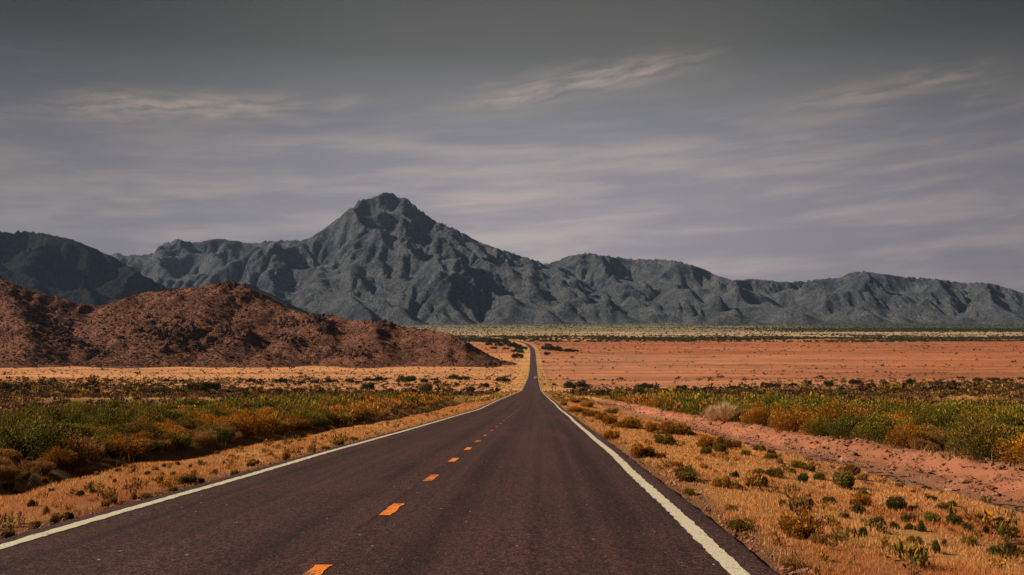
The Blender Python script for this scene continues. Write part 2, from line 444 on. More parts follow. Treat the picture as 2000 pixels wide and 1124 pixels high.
M_DARKM = mat_rock("shadowed_ridge_rock", (0.010, 0.012, 0.017), (0.032, 0.031, 0.033), (0.006, 0.008, 0.010), 0.007, 36.0, 1.0)  # rock tones darkened to carry the shade over the far-left ridge
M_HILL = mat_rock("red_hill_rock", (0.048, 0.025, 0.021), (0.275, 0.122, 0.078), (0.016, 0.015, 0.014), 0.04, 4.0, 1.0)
M_STONE = mat_rock("loose_stone", (0.15, 0.068, 0.042), (0.40, 0.20, 0.12), (0.10, 0.06, 0.045), 2.0, 0.03)
M_DSTONE = mat_rock("dark_boulder", (0.030, 0.018, 0.016), (0.14, 0.068, 0.048), (0.022, 0.016, 0.014), 0.35, 0.15)

# ------------------------------------------------------------------ ground sheet
def build_ground():
    d = np.concatenate([np.linspace(-40, 4, 30), np.exp(np.linspace(math.log(4.6), math.log(30), 150)), np.exp(np.linspace(math.log(30.4), math.log(250), 200)), np.exp(np.linspace(math.log(254), math.log(11500), 190))])
    tin = np.concatenate([np.arange(0, 4.2, 0.6), np.arange(4.2, 15.2, 0.25), np.linspace(15.6, 26, 22)])
    nout = 70
    q = np.linspace(0, 1, nout + 1)[1:]
    T = np.zeros((len(d), 2 * (len(tin) + nout) - 1))
    for i, di in enumerate(d):
        wmax = 40 + max(di, 0) * 0.85
        o = 26 + (wmax - 26 + 20) * q ** 1.7
        side = np.concatenate([tin, o])
        T[i] = np.concatenate([-side[::-1], side[1:]])
    Y = np.repeat(d[:, None], T.shape[1], 1)
    X = T + roadx(Y)
    Z = ground(X, Y)
    # ground covers as tints (what grows or lies there), with some shade painted in
    straw = np.array([0.52, 0.27, 0.10]); sand = np.array([0.50, 0.235, 0.105]); pink = np.array([0.44, 0.190, 0.100])
    rust = np.array([0.42, 0.140, 0.062]); olive = np.array([0.21, 0.125, 0.052]); far = np.array([0.235, 0.195, 0.125]); dust = np.array([0.42, 0.195, 0.118]); dark = np.array([0.10, 0.05, 0.03])
    n1 = fbm(X * 0.35, Y * 0.2, 40, 4); n2 = fbm(X * 0.012, Y * 0.02, 41, 4); n3 = fbm(X * 0.0016, Y * 0.008, 42, 4)
    C = np.zeros(X.shape + (3,))
    def lay(c, w):
        w = np.clip(w, 0, 1)[..., None]
        C[:] = C * (1 - w) + c * w
    lay(straw, np.ones_like(X))
    lay(rust, (1 - sstep(14, 30, Y)) * sstep(-0.35, 0.35, n1) * 0.85)
    gr = sstep(4.6, 3.9, np.abs(T)) ; lay(dust * 0.42, gr * (1 - sstep(120, 300, Y)))
    # wash bed and bank
    wash = sstep(9.0, 9.9, T + n1 * 0.6) * (1 - sstep(13.9, 14.8, T)) * (1 - sstep(120, 190, Y))
    lay(dust * 0.80, wash); lay(dust * np.array([0.92, 0.80, 0.74]), sstep(11.7, 12.5, T) * wash)
    # soil below the shrubs
    sh = (sstep(14.0, 15.0, T) + sstep(-11.0, -12.5, T)) * (1 - sstep(60, 130, Y) * sstep(-0.2, 0.3, n2)) * (1 - sstep(150, 230, Y))
    lay(olive * 0.9, sh)
    ditch = sstep(-7.6, -8.2, T) * (1 - sstep(-11, -12.5, T)) * (1 - sstep(110, 170, Y)); lay(dark * 0.6, ditch)  # shade of the ditch painted into the ground tint
    # open field
    fld = sstep(130, 230, Y) * sstep(9, 20, np.abs(T))
    lay(sand, fld * (T < 0)); lay(pink, fld * (T >= 0))
    lay(np.array([0.235, 0.105, 0.05]), fld * sstep(-0.05, 0.35, n2) * (1 - sstep(330, 520, Y)) * 0.8)
    plain = sstep(420, 640, Y) * (T >= 9); lay(pink, plain)
    lay(rust * 0.95, plain * sstep(-0.1, 0.4, n3) * 0.75)
    lay(rust * 0.80, plain * sstep(0.12, 0.55, X / np.maximum(Y, 1)) * 0.7)  # plain tinted redder and darker towards the right
    n6 = fbm(X * 0.004, Y * 0.015, 43, 4); lay(np.array([0.27, 0.135, 0.085]), plain * sstep(0.0, 0.5, n6) * 0.7)
    lay(rust * 0.8, sstep(1000, 1250, Y) * sstep(9, 30, np.abs(T)) * (1 - sstep(1700, 1900, Y)) * 0.55)
    lay(np.array([0.42, 0.28, 0.175]), sstep(2000, 2300, Y))
    lay(far, sstep(2900, 3600, Y)); lay(np.array([0.14, 0.125, 0.085]), sstep(4300, 5600, Y))
    lay(np.array([0.05, 0.055, 0.045]), sstep(3300, 3600, Y) * sstep(1150, 1900, X) * 0.8)  # cloud shade over the far-right band painted as dark ground
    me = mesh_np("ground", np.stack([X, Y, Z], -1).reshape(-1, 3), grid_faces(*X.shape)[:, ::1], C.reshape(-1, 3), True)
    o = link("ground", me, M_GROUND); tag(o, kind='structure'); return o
build_ground()

# ------------------------------------------------------------------ road with its markings
def ribbon(name, ts, d, lift, mat, parent=None, wobble=None, smooth=False):
    Y = np.repeat(d[:, None], len(ts), 1)
    tt = np.repeat(np.asarray(ts, float)[None], len(d), 0)
    t0 = tt
    if wobble is not None: tt = tt + wobble(Y, tt)
    # offset square to the road direction
    e = 0.5
    sx = (roadx(Y + e) - roadx(Y - e)) / (2 * e); nn = np.sqrt(1 + sx * sx)
    X = roadx(Y) + tt / nn; Yo = Y - tt * sx / nn
    Z = roadz(Yo) - 0.0035 * np.abs(tt) + lift(t0)
    S = np.cumsum(np.concatenate([[0], np.hypot(np.diff(d), np.diff(roadz(d)))]))
    me = mesh_np(name, np.stack([X, Yo, Z], -1).reshape(-1, 3), grid_faces(*X.shape), smooth=smooth, uv=np.stack([tt, np.repeat(S[:, None], len(ts), 1)], -1).reshape(-1, 2))
    return link(name, me, mat, parent)
dr = np.concatenate([np.linspace(-38, 8, 40), np.exp(np.linspace(math.log(8.2), math.log(2290), 900))])
HW = 3.80
def edge_wob(Y, t):
    s = np.abs(t) > 3.6
    return s * np.sign(t) * (perlin(Y * 0.55, t * 0 + 2 * np.sign(t), 60) * 0.05 + perlin(Y * 1.9, t * 0 + 5 * np.sign(t), 61) * 0.035)
road = ribbon("road", [-HW - 0.05, -HW, -2.6, -1.3, 0, 1.3, 2.6, HW, HW + 0.05], dr, lambda t: np.where(np.abs(t) > HW + 0.03, -0.16, 0.03), M_ROAD, None, edge_wob, False)
tag(road, kind='structure')
EW = 0.085
def wl(sgn):
    def w(Y, t):
        c = perlin(Y * 0.045, t * 0 + 7 * sgn, 62) * 0.07 + perlin(Y * 0.16, t * 0 + 9 * sgn, 63) * 0.03
        inner = (t - sgn * 3.5)
        return c + np.sign(inner) * (perlin(Y * 4.0, t * 0 + inner * 9, 64) * 0.020 + perlin(Y * 11.0, t * 0 + inner * 7, 66) * 0.014)
    return w
for s in (-1, 1):
    ln = ribbon("edge_line", [s * 3.5 - EW, s * 3.5 + EW] , dr[:-4], lambda t: 0.036 + 0 * t, M_WHITE, road, wl(s))
dash_d = [3.6, 7.35, 11.45, 15.5, 19.5, 23.3, 26.9, 30.6, 34.5, 38.3, 42.2, 46.1, 50, 53.9, 57.8, 61.7, 65.6, 69.5, 73.4, 77.3, 81.2, 85, 89, 93, 97, 101, 105, 109, 113, 117, 121, 125]
for k, dd in enumerate(dash_d):
    if dd > 82: continue
    hw = 0.075 if dd < 30 else 0.05
    dash = ribbon("centre_dash", [-0.12 - hw, -0.12 - hw * 0.3, -0.12 + hw * 0.3, -0.12 + hw], np.linspace(dd - 0.54, dd + 0.54, 13), lambda t: 0.036 + 0 * t, M_ORANGE if dd < 26 else M_ORANGE_WORN, road,
                  lambda Y, t: np.sign(t + 0.12) * perlin(Y * 7.0, t * 9, 65) * 0.022)

# ------------------------------------------------------------------ mountains
def envelope(X, Y, ridges, wide):
    E = np.zeros_like(X)
    for rd in ridges:
        pts = []
        for px, py, d in rd:
            kx, kz = ray(px, py); pts.append((kx * d, d, max(kz * d + CAMZ, 5)))
        if len(pts) == 1: pts = pts * 2
        for a, b in zip(pts[:-1], pts[1:]):
            ax, ay, azz = a; bx, by, bz = b
            L2 = (bx - ax) ** 2 + (by - ay) ** 2 + 1e-6
            s = np.clip(((X - ax) * (bx - ax) + (Y - ay) * (by - ay)) / L2, 0, 1)
            dist = np.hypot(X - (ax + s * (bx - ax)), Y - (ay + s * (by - ay)))
            zz = azz + s * (bz - azz)
            q = np.clip(1 - dist / (zz * wide), 0, 1)
            E = np.maximum(E, zz * q ** 1.25)
    return E
SH = [(-1, -1), (-1, 0), (-1, 1), (0, -1), (0, 1), (1, -1), (1, 0), (1, 1)]
def shifted(a, dy, dx):
    p = np.pad(a, 1, mode='edge'); return p[1 + dy:1 + dy + a.shape[0], 1 + dx:1 + dx + a.shape[1]]
def erode(h, dx, n, K, dt, diff, hard=1.0, m=0.45):
    """stream-power erosion with a relaxing drainage-area field"""
    A = np.full_like(h, dx * dx)
    dist = [dx * math.hypot(a, b) for a, b in SH]
    for it in range(n):
        df = [np.maximum(h - shifted(h, a, b), 0) / ds for (a, b), ds in zip(SH, dist)]
        S = np.maximum.reduce(df)
        w = [x ** 4 for x in df]; tot = sum(w) + 1e-12
        for rep in range(2):
            An = np.full_like(h, dx * dx)
            for (a, b), wk in zip(SH, w):
                An = An + shifted(A * wk / tot, -a, -b)
            A = An
        nb = np.minimum.reduce([shifted(h, a, b) for a, b in SH])
        er = np.minimum(dt * K * hard * A ** m * S, 0.45 * np.maximum(h - nb, 0))
        lap = sum(shifted(h, a, b) for a, b in ((0, 1), (0, -1), (1, 0), (-1, 0))) - 4 * h
        h = h - er + diff * lap
        h = np.maximum(h, nb - 0.0)
    return h, A
def resize2(h):
    n, m = h.shape
    o = np.zeros((2 * n - 1, 2 * m - 1)); o[::2, ::2] = h
    o[1::2, ::2] = (h[:-1] + h[1:]) / 2; o[:, 1::2] = (o[:, :-1:2] + o[:, 2::2]) / 2
    return o
def fit_skyline(X, Y, Z, sky, cover=None):
    """scale heights per bearing so that the crest meets the surveyed skyline"""
    px, py = project(X, Y, Z)
    bins = np.arange(-260, 2260, 5.0); idx = np.clip(((px + 260) / 5).astype(int), 0, len(bins) - 1)
    top = np.full(len(bins), 1e9); np.minimum.at(top, idx.ravel(), py.ravel())
    ok = top < YH - 6
    top = np.interp(bins, bins[ok], top[ok])
    sx, sy = np.array(sky, float).T
    tgt = np.interp(bins + 2.5, sx, sy)
    r = np.clip((YH - tgt) / np.maximum(YH - top, 8), 0.4, 2.0)
    r = smooth1(r, 3)
    rr = np.interp(px, bins + 2.5, r)
    up = np.maximum(Z - CAMZ, 0)
    return np.where(Z > CAMZ, CAMZ + up * rr, Z)
def hill_mesh(name, xr, yr, dx, ridges, wide, sky, mat, n_er, K, seed, nscale, namp, base_drop, up2, rough, label=None):
    xs = np.arange(xr[0], xr[1], dx); ys = np.arange(yr[0], yr[1], dx)
    X, Y = np.meshgrid(xs, ys)
    Xw = X + fbm(X / nscale, Y / nscale, seed, 3) * nscale * 0.22; Yw = Y + fbm(X / nscale, Y / nscale, seed + 50, 3) * nscale * 0.22
    g = ground(X, Y)
    E = envelope(Xw, Yw, ridges, wide)
    amp = np.sqrt(np.clip(E, 0, None)) * math.sqrt(max(E.max(), 1))
    h = E + amp * namp * (ridged(Xw / nscale, Yw / nscale, seed + 3, 5) - 0.45) + amp * namp * 0.55 * (ridged(Xw / nscale * 2.7, Yw / nscale * 2.7, seed + 5, 4) - 0.45)
    h = h + dx * 0.25 * perlin(X / dx / 2.3, Y / dx / 2.3, seed + 9)
    hard = np.clip(0.75 + 1.5 * fbm(X / nscale / 1.3, Y / nscale / 1.3, seed + 70, 3) + 0.5 * fbm(X / nscale * 3, Y / nscale * 3, seed + 75, 2), 0.15, 2.0)
    h, A = erode(h, dx, n_er, K, 1.0, 0.003, hard)
    for k in range(up2):
        h = resize2(h); X = resize2(X); Y = resize2(Y); dx /= 2
        w = np.clip(h / max(h.max(), 1) * 4, 0, 1)
        xw = X + fbm(X / (dx * 9), Y / (dx * 9), seed + 60, 3) * dx * 4; yw = Y + fbm(X / (dx * 9), Y / (dx * 9), seed + 65, 3) * dx * 4
        cl = np.clip(0.55 + 1.6 * fbm(X / (dx * 40), Y / (dx * 40), seed + 80, 2), 0.1, 1.6)
        h = h + w * dx * rough * (ridged(xw / (dx * 11), yw / (dx * 11), seed + 20 + k, 5, 0.62) - 0.5) * 1.6 * cl
        if k == 0 and n_er > 20: h, A = erode(h, dx, n_er // 5, K * 0.7, 1.0, 0.0)
        h = h + w * dx * rough * cl * (0.45 * perlin(X / dx / 2.2, Y / dx / 2.2, seed + 30 + k) + 0.9 * (ridged(xw / dx / 5.0, yw / dx / 5.0, seed + 33 + k, 3, 0.7) - 0.5))
    Z = ground(X, Y) * np.clip(1 - h / max(h.max() * 0.5, 1), 0, 1) + h - base_drop
    Z = fit_skyline(X, Y, Z, sky)
    me = mesh_np(name, np.stack([X, Y, Z], -1).reshape(-1, 3), grid_faces(*X.shape), smooth=True)
    o = link(name, me, mat); tag(o, label=label, kind='structure')
    return o, (X[0], Y[:, 0], Z)

sky_main = [(-260, 520), (150, 520), (220, 497), (232, 493), (245, 502), (258, 497), (280, 498), (300, 495), (312, 477), (350, 467), (380, 474), (425, 466), (470, 472), (500, 475), (535, 468), (580, 470), (600, 468),
    (640, 443), (680, 410), (705, 390), (730, 387), (745, 377), (758, 375), (772, 382), (785, 385), (790, 381), (800, 392), (820, 410), (850, 430), (900, 452), (930, 470), (970, 485), (1020, 500), (1050, 510), (1070, 516),
    (1100, 503), (1140, 493), (1190, 500), (1230, 506), (1300, 507), (1340, 513), (1390, 532), (1425, 547), (1470, 545), (1530, 551), (1580, 548), (1620, 543), (1635, 545), (1660, 532), (1690, 530), (1720, 535),
    (1760, 540), (1785, 541), (1830, 545), (1880, 553), (1930, 552), (1960, 560), (2000, 573), (2100, 590), (2260, 600)]
rid_main = [
    [(220, 500, 7600), (312, 480, 7400), (350, 467, 7400), (425, 466, 7500), (500, 475, 7500), (600, 468, 7350), (640, 443, 7300), (705, 390, 7350), (758, 375, 7400), (800, 392, 7450), (850, 430, 7500), (930, 470, 7700), (1020, 500, 8000), (1070, 516, 8300)],
    [(1070, 516, 8200), (1140, 493, 7900), (1190, 500, 7900), (1300, 507, 7700), (1390, 532, 7600), (1470, 545, 7700), (1580, 548, 7900), (1635, 543, 7700), (1690, 530, 7300), (1760, 540, 7300), (1830, 545, 7200), (1930, 552, 7000), (2000, 573, 6900), (2200, 595, 6900)],
    [(705, 392, 7330), (690, 440, 6900), (610, 520, 6400), (540, 585, 6000)],
    [(758, 380, 7350), (745, 425, 6950), (772, 460, 6750), (860, 545, 6350), (900, 595, 6000)],
    [(850, 432, 7450), (890, 480, 7000), (960, 540, 6500), (1000, 595, 6000)],
    [(772, 460, 6750), (720, 500, 6500), (690, 570, 6050)],
    [(930, 470, 7650), (1050, 540, 6900), (1100, 580, 6400)],
    [(425, 468, 7450), (400, 510, 6800), (330, 560, 6300)],
    [(535, 468, 7450), (480, 530, 6700), (440, 590, 6100)],
    [(1140, 495, 7850), (1180, 540, 7200), (1210, 592, 6500)], [(1300, 508, 7650), (1330, 560, 6900), (1340, 602, 6300)],
    [(1390, 532, 7550), (1460, 570, 6800), (1500, 610, 6200)], [(1690, 531, 7250), (1640, 570, 6700), (1600, 612, 6200)],
    [(1830, 546, 7150), (1800, 592, 6500)], [(1930, 552, 6950), (1950, 595, 6300)],
    [(1040, 566, 6000), (1070, 590, 5900)], [(650, 590, 5850)], [(860, 568, 6100), (830, 600, 5800)], [(1330, 568, 6400)], [(1180, 596, 5700), (1240, 612, 5600)], [(1530, 600, 5700)], [(740, 603, 5650)], [(960, 598, 5700)], [(1420, 608, 5600)], [(560, 600, 5600)]]
_r = np.random.default_rng(19)
for _ in range(60):
    _x = _r.uniform(250, 2050); _y = _r.uniform(586, 621); _d = 5150 + (622 - _y) * 34 + _r.uniform(0, 250)
    rid_main.append([(_x, _y, _d), (_x + _r.uniform(-30, 45), _y + _r.uniform(3, 12), _d - _r.uniform(20, 160))])
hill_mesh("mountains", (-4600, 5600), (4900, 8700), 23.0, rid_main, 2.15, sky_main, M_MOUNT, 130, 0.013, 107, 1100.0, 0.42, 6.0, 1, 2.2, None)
print("mountains", round(time.time() - T0, 1))
sky_dark = [(-260, 440), (0, 450), (25, 458), (32, 451), (80, 455), (130, 465), (165, 477), (200, 492), (220, 501), (245, 515), (285, 540), (330, 562), (380, 588), (430, 612), (480, 630), (2260, 634)]
rid_dark = [[(-300, 445, 4800), (-100, 440, 4800), (0, 450, 4800), (35, 453, 4800), (80, 455, 4800), (130, 465, 4850), (165, 478, 4900), (200, 492, 4900), (245, 515, 4900), (285, 540, 4950), (330, 562, 5000), (390, 595, 5000)],
    [(80, 457, 4780), (60, 520, 4300), (90, 590, 3900)], [(255, 527, 4300), (330, 585, 4100)], [(160, 550, 4100), (200, 600, 3900)], [(-50, 470, 4700), (-20, 540, 4200)], [(245, 515, 4880), (255, 527, 4300)]]
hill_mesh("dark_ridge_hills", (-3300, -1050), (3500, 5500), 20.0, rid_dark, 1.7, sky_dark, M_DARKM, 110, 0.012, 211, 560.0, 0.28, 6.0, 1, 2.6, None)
sky_knob = [(-260, 634), (330, 632), (400, 600), (450, 565), (482, 554), (500, 560), (540, 580), (575, 597), (612, 614), (660, 628), (700, 634), (2260, 636)]
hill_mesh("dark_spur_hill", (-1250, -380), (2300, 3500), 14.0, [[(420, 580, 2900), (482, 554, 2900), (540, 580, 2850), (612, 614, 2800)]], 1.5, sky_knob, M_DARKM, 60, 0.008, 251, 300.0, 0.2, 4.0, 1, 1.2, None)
sky_hill = [(-260, 495), (-100, 520), (0, 545), (60, 570), (117, 583), (150, 596), (199, 597), (230, 586), (280, 574), (350, 565), (390, 561), (410, 556), (440, 549), (465, 553), (480, 561), (520, 581), (570, 604), (600, 612), (640, 614), (680, 626),
    (740, 627), (765, 631), (790, 640), (850, 646), (880, 652), (900, 662), (940, 690), (990, 716), (1010, 722), (2260, 724)]
rid_hill = [[(-300, 480, 1150), (-120, 515, 1130), (0, 545, 1120), (60, 568, 1120), (117, 583, 1130), (199, 598, 1150), (280, 574, 1140), (350, 565, 1120), (410, 556, 1100), (440, 549, 1100), (480, 561, 1090), (520, 581, 1080), (570, 604, 1050), (600, 612, 1040), (680, 626, 1020), (740, 628, 1000), (790, 641, 980), (850, 647, 950), (900, 663, 920), (940, 690, 890), (985, 716, 860)],
    [(330, 627, 980), (370, 640, 960), (300, 668, 900)], [(440, 552, 1095), (400, 615, 1000), (350, 640, 950)], [(600, 613, 1035), (560, 660, 930), (520, 695, 870)], [(740, 629, 995), (720, 670, 910), (700, 700, 865)], [(0, 548, 1115), (40, 620, 970), (60, 690, 870)], [(600, 628, 980), (620, 620, 1000)], [(110, 648, 950)], [(470, 640, 960), (450, 690, 880)]]
def hill_red():
    xs = np.arange(-1080, 70, 5.0); ys = np.arange(820, 1560, 5.0)
    X, Y = np.meshgrid(xs, ys)
    g = ground(X, Y)
    E = np.zeros_like(X)
    Xw = X + fbm(X / 90, Y / 90, 300, 3) * 16; Yw = Y + fbm(X / 90, Y / 90, 350, 3) * 16
    for rd in rid_hill:
        pts = []
        for px, py, d in rd:
            kx, kz = ray(px, py); pts.append((kx * d, d, kz * d + CAMZ + 38))
        if len(pts) == 1: pts = pts * 2
        for a, b in zip(pts[:-1], pts[1:]):
            L2 = (b[0] - a[0]) ** 2 + (b[1] - a[1]) ** 2 + 1e-6
            s = np.clip(((Xw - a[0]) * (b[0] - a[0]) + (Yw - a[1]) * (b[1] - a[1])) / L2, 0, 1)
            dist = np.hypot(Xw - (a[0] + s * (b[0] - a[0])), Yw - (a[1] + s * (b[1] - a[1])))
            zz = np.maximum(a[2] + s * (b[2] - a[2]), 4)
            q = np.clip(1 - dist / (zz * 2.3 + 14), 0, 1)
            E = np.maximum(E, zz * q ** 1.35)
    h = E + np.sqrt(np.clip(E, 0, None)) * 1.5 * (ridged(X / 70, Y / 70, 303, 5) - 0.45)
    h, A = erode(h, 5.0, 60, 0.006, 1.0, 0.02)
    h = resize2(h); X = resize2(X); Y = resize2(Y)
    w = np.clip(h / 8, 0, 1)
    h = h + w * (ridged(X / 42, Y / 42, 309, 4, 0.6) - 0.5) * 6.5 + w * (ridged(X / 16, Y / 16, 310, 4) - 0.5) * 3.2 + w * perlin(X / 4.5, Y / 4.5, 311) * 0.7
    Z = ground(X, Y) + h - 1.2
    # crest to the skyline
    px, py = project(X, Y, Z)
    bins = np.arange(-260, 1060, 4.0); idx = np.clip(((px + 260) / 4).astype(int), 0, len(bins) - 1)
    top = np.full(len(bins), 1e9); np.minimum.at(top, idx.ravel(), py.ravel())
    sx, sy = np.array(sky_hill, float).T
    tgt = np.interp(bins + 2, sx, sy)
    dz = smooth1(np.clip(728 - tgt, 6, None) / np.clip(728 - top, 6, None), 5)
    rr = np.interp(px, bins + 2, np.clip(dz, 0.3, 2.2))
    Z = ground(X, Y) - 1.2 + np.maximum(h, 0) * rr
    me = mesh_np("rocky_hill", np.stack([X, Y, Z], -1).reshape(-1, 3), grid_faces(*X.shape), smooth=True)
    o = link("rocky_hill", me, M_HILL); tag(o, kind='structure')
    return X[0], Y[:, 0], Z
HX, HY, HZ = hill_red()
def hill_z(x, y):
    x = np.asarray(x, float); y = np.asarray(y, float)
    i = np.clip((y - HY[0]) / (HY[1] - HY[0]), 0, len(HY) - 1.001); j = np.clip((x - HX[0]) / (HX[1] - HX[0]), 0, len(HX) - 1.001)
    a = i.astype(int); b = j.astype(int); u = i - a; v = j - b
    z = HZ[a, b] * (1 - u) * (1 - v) + HZ[a + 1, b] * u * (1 - v) + HZ[a, b + 1] * (1 - u) * v + HZ[a + 1, b + 1] * u * v
    ins = (x > HX[0]) & (x < HX[-1]) & (y > HY[0]) & (y < HY[-1])
    return np.where(ins, z, -1e9)
def land(x, y): return np.maximum(ground(x, y), hill_z(x, y))
def hit_land(px, py, dmin=500, dmax=1600):
    kx, kz = ray(px, py); d = np.linspace(dmin, dmax, 4000)
    g = land(kx * d, d); b = np.nonzero(CAMZ + kz * d < g)[0]
    i = b[0] if len(b) else len(d) - 1
    return kx * d[i], d[i], g[i]
print("hills", round(time.time() - T0, 1))

# ------------------------------------------------------------------ foliage builders
PAL = {  # low, high, tip colours and share of tips
    'green': ((0.040, 0.044, 0.009), (0.150, 0.140, 0.016), (0.42, 0.27, 0.02), 0.26),
    'olive': ((0.050, 0.045, 0.012), (0.170, 0.130, 0.020), (0.42, 0.23, 0.02), 0.38),
    'gold':  ((0.105, 0.052, 0.012), (0.360, 0.155, 0.018), (0.66, 0.27, 0.018), 0.42),
    'dry':   ((0.120, 0.055, 0.022), (0.400, 0.195, 0.062), (0.56, 0.30, 0.085), 0.28),
    'dark':  ((0.016, 0.022, 0.010), (0.055, 0.062, 0.020), (0.12, 0.10, 0.02), 0.10),
    'deep':  ((0.022, 0.026, 0.008), (0.075, 0.072, 0.014), (0.30, 0.17, 0.02), 0.16),
    'brown': ((0.040, 0.022, 0.014), (0.120, 0.058, 0.028), (0.26, 0.12, 0.03), 0.15),
}
def leaf_cloud(pal, seed, n, L, Wd, lobes=9, flat=0.85, spread=0.62, upright=0.55, stemmy=0.0, blobr=(0.28, 0.46)):
    """unit shrub: radius about 1, height about 1.1; many narrow leaves round several lobes"""
    r = np.random.default_rng(seed)
    an = r.uniform(0, 2 * np.pi, lobes); rad = np.sqrt(r.uniform(0, 1, lobes)) * spread
    cz = (0.30 + r.uniform(0, 0.5, lobes) * (1 - rad * 0.75)) * flat
    cx, cy = np.cos(an) * rad, np.sin(an) * rad
    br = r.uniform(*blobr, lobes)
    k = r.integers(0, lobes, n)
    v = r.normal(size=(n, 3)); v /= np.linalg.norm(v, axis=1)[:, None]
    rr = br[k] * r.uniform(0.45, 1.0, n) ** 0.6 * (1 + 0.25 * r.normal(size=n) * (r.random(n) < 0.2))
    p = np.stack([cx[k], cy[k], cz[k]], 1) + v * rr[:, None] * np.array([1, 1, 0.9])
    low = p[:, 2] < 0.03
    p[low, 2] = r.uniform(0.02, 0.25, low.sum())
    out = p - np.array([0, 0, 0.12]); out /= np.linalg.norm(out, axis=1)[:, None] + 1e-6
    d = out * (1 - upright) + np.array([0, 0, upright]) + r.normal(size=(n, 3)) * 0.42
    d /= np.linalg.norm(d, axis=1)[:, None]
    s = np.cross(d, r.normal(size=(n, 3))); s /= np.linalg.norm(s, axis=1)[:, None] + 1e-6
    l = L * r.uniform(0.6, 1.35, n)[:, None]; w = Wd * r.uniform(0.6, 1.3, n)[:, None]
    V = np.stack([p - d * l * 0.5, p + s * w * 0.5, p + d * l * 0.5, p - s * w * 0.5], 1)
    lo, hi, tip, share = [np.array(q) for q in PAL[pal]]
    f = np.clip(r.uniform(0.0, 1.0, n) * 0.75 + 0.25 * r.normal(size=n) + 0.1, 0, 1)[:, None]
    lobe_t = r.uniform(0.72, 1.25, lobes)[k][:, None]
    c = (lo * (1 - f) + hi * f) * lobe_t
    t = (r.random(n) < share * np.clip((p[:, 2] - 0.25) * 2.2, 0, 1.3))
    c[t] = tip * r.uniform(0.65, 1.1, t.sum())[:, None]
    return V.reshape(-1, 3), np.arange(4 * n).reshape(-1, 4), np.repeat(c, 4, 0)
def blade_tuft(seed, n, col0, col1, H=1.0, spreadr=0.55, w=0.02):
    r = np.random.default_rng(seed)
    an = r.uniform(0, 2 * np.pi, n); lean = np.abs(r.normal(0, 0.55, n)); b = r.uniform(0, 0.22, n)
    base = np.stack([np.cos(an) * b, np.sin(an) * b, np.zeros(n)], 1)
    h = H * r.uniform(0.55, 1.1, n)
    tip = base + np.stack([np.cos(an) * lean * spreadr * 1.6, np.sin(an) * lean * spreadr * 1.6, 1 - 0.35 * np.minimum(lean, 1.2)], 1) * h[:, None]
    mid = (base + tip) / 2 + np.array([0, 0, 0.10])
    s = np.stack([-np.sin(an), np.cos(an), 0 * an], 1) * w
    V = np.stack([base - s, base + s, mid + s * 0.8, mid - s * 0.8, mid - s * 0.8, mid + s * 0.8, tip + s * 0.1, tip - s * 0.1], 1)
    f = r.random(n)[:, None]; c = np.array(col0) * (1 - f) + np.array(col1) * f
    return V.reshape(-1, 3), np.arange(8 * n).reshape(-1, 4), np.repeat(c, 8, 0)
def stem_mesh(seed, n=9, h=0.75):
    r = np.random.default_rng(seed); m = MB()
    for i in range(n):
        a = r.uniform(0, 6.28); q = r.uniform(0.15, 0.65)
        m.tube([(math.cos(a) * 0.03, math.sin(a) * 0.03, -0.04), (math.cos(a) * q * 0.45, math.sin(a) * q * 0.45, h * 0.5), (math.cos(a + 0.3) * q, math.sin(a + 0.3) * q, h * r.uniform(0.75, 1.1))], [0.022, 0.014, 0.006], 4)
    me = bpy.data.meshes.new("branches"); me.from_pydata(m.v, [], m.f); me.materials.append(M_STEM)
    return me
def proto(pal, seed, n, L, Wd, **k):
    V, Fc, c = leaf_cloud(pal, seed, n, L, Wd, **k)
    me = mesh_np("foliage", V, Fc, c); me.materials.append(M_LEAF); return me
PROTO = {}
for pal in PAL:
    fine_n = 2600
    PROTO[pal] = [proto(pal, 500 + 10 * i + len(pal) * 7 + ord(pal[0]), fine_n, 0.13, 0.040, lobes=8 + 2 * i, spread=0.60 + 0.03 * i) for i in range(4)]
PROTO_DENSE = {pal: [proto(pal, 900 + 13 * i + ord(pal[0]), 10500, 0.062, 0.022, lobes=15 + 3 * i, spread=0.68, upright=0.35, blobr=(0.22, 0.40)) for i in range(3)] for pal in ('green', 'olive', 'gold', 'dry', 'brown')}
PROTO_LOW = {pal: [proto(pal, 300 + 13 * i + ord(pal[0]), 4200, 0.12, 0.034, lobes=8 + 2 * i, spread=0.62, upright=0.45, blobr=(0.20, 0.42)) for i in range(4)] for pal in PAL}
PROTO_MESQ = [proto('dark', 700 + i, 3200, 0.10, 0.040, lobes=14 + 3 * i, spread=0.80, flat=0.72, blobr=(0.16, 0.30)) for i in range(4)]
STEMS = [stem_mesh(40 + i) for i in range(3)]
def pale_tuft_mesh(seed):
    V, Fc, c = blade_tuft(seed, 900, (0.42, 0.27, 0.15), (0.80, 0.58, 0.36), 1.0, 0.6, 0.012)
    me = mesh_np("blades", V, Fc, c); me.materials.append(M_GRASS); return me
SHRUB_COUNT = {}
def shrub(name, cat, label, group, me, x, y, z, rad, hgt, rz, stems=None):
    """a shrub: an empty at its foot with foliage and, close by, branches; far ones are one mesh"""
    sx_, tx_ = rng.uniform(0.75, 1.3), rng.normal(0, 0.10)
    if stems is not None:
        o = empty(name, (x, y, z), rz)
        f = link("foliage", me, None, o); f.scale = (rad * sx_, rad, hgt); f.rotation_euler = (tx_, 0, 0)
        b = link("branches", stems, None, o); b.scale = (rad, rad, hgt)
    else:
        o = link(name, me); o.location = (x, y, z); o.rotation_euler = (0, 0, rz); o.scale = (rad * sx_, rad, hgt)
    tag(o, label, cat, group); return o
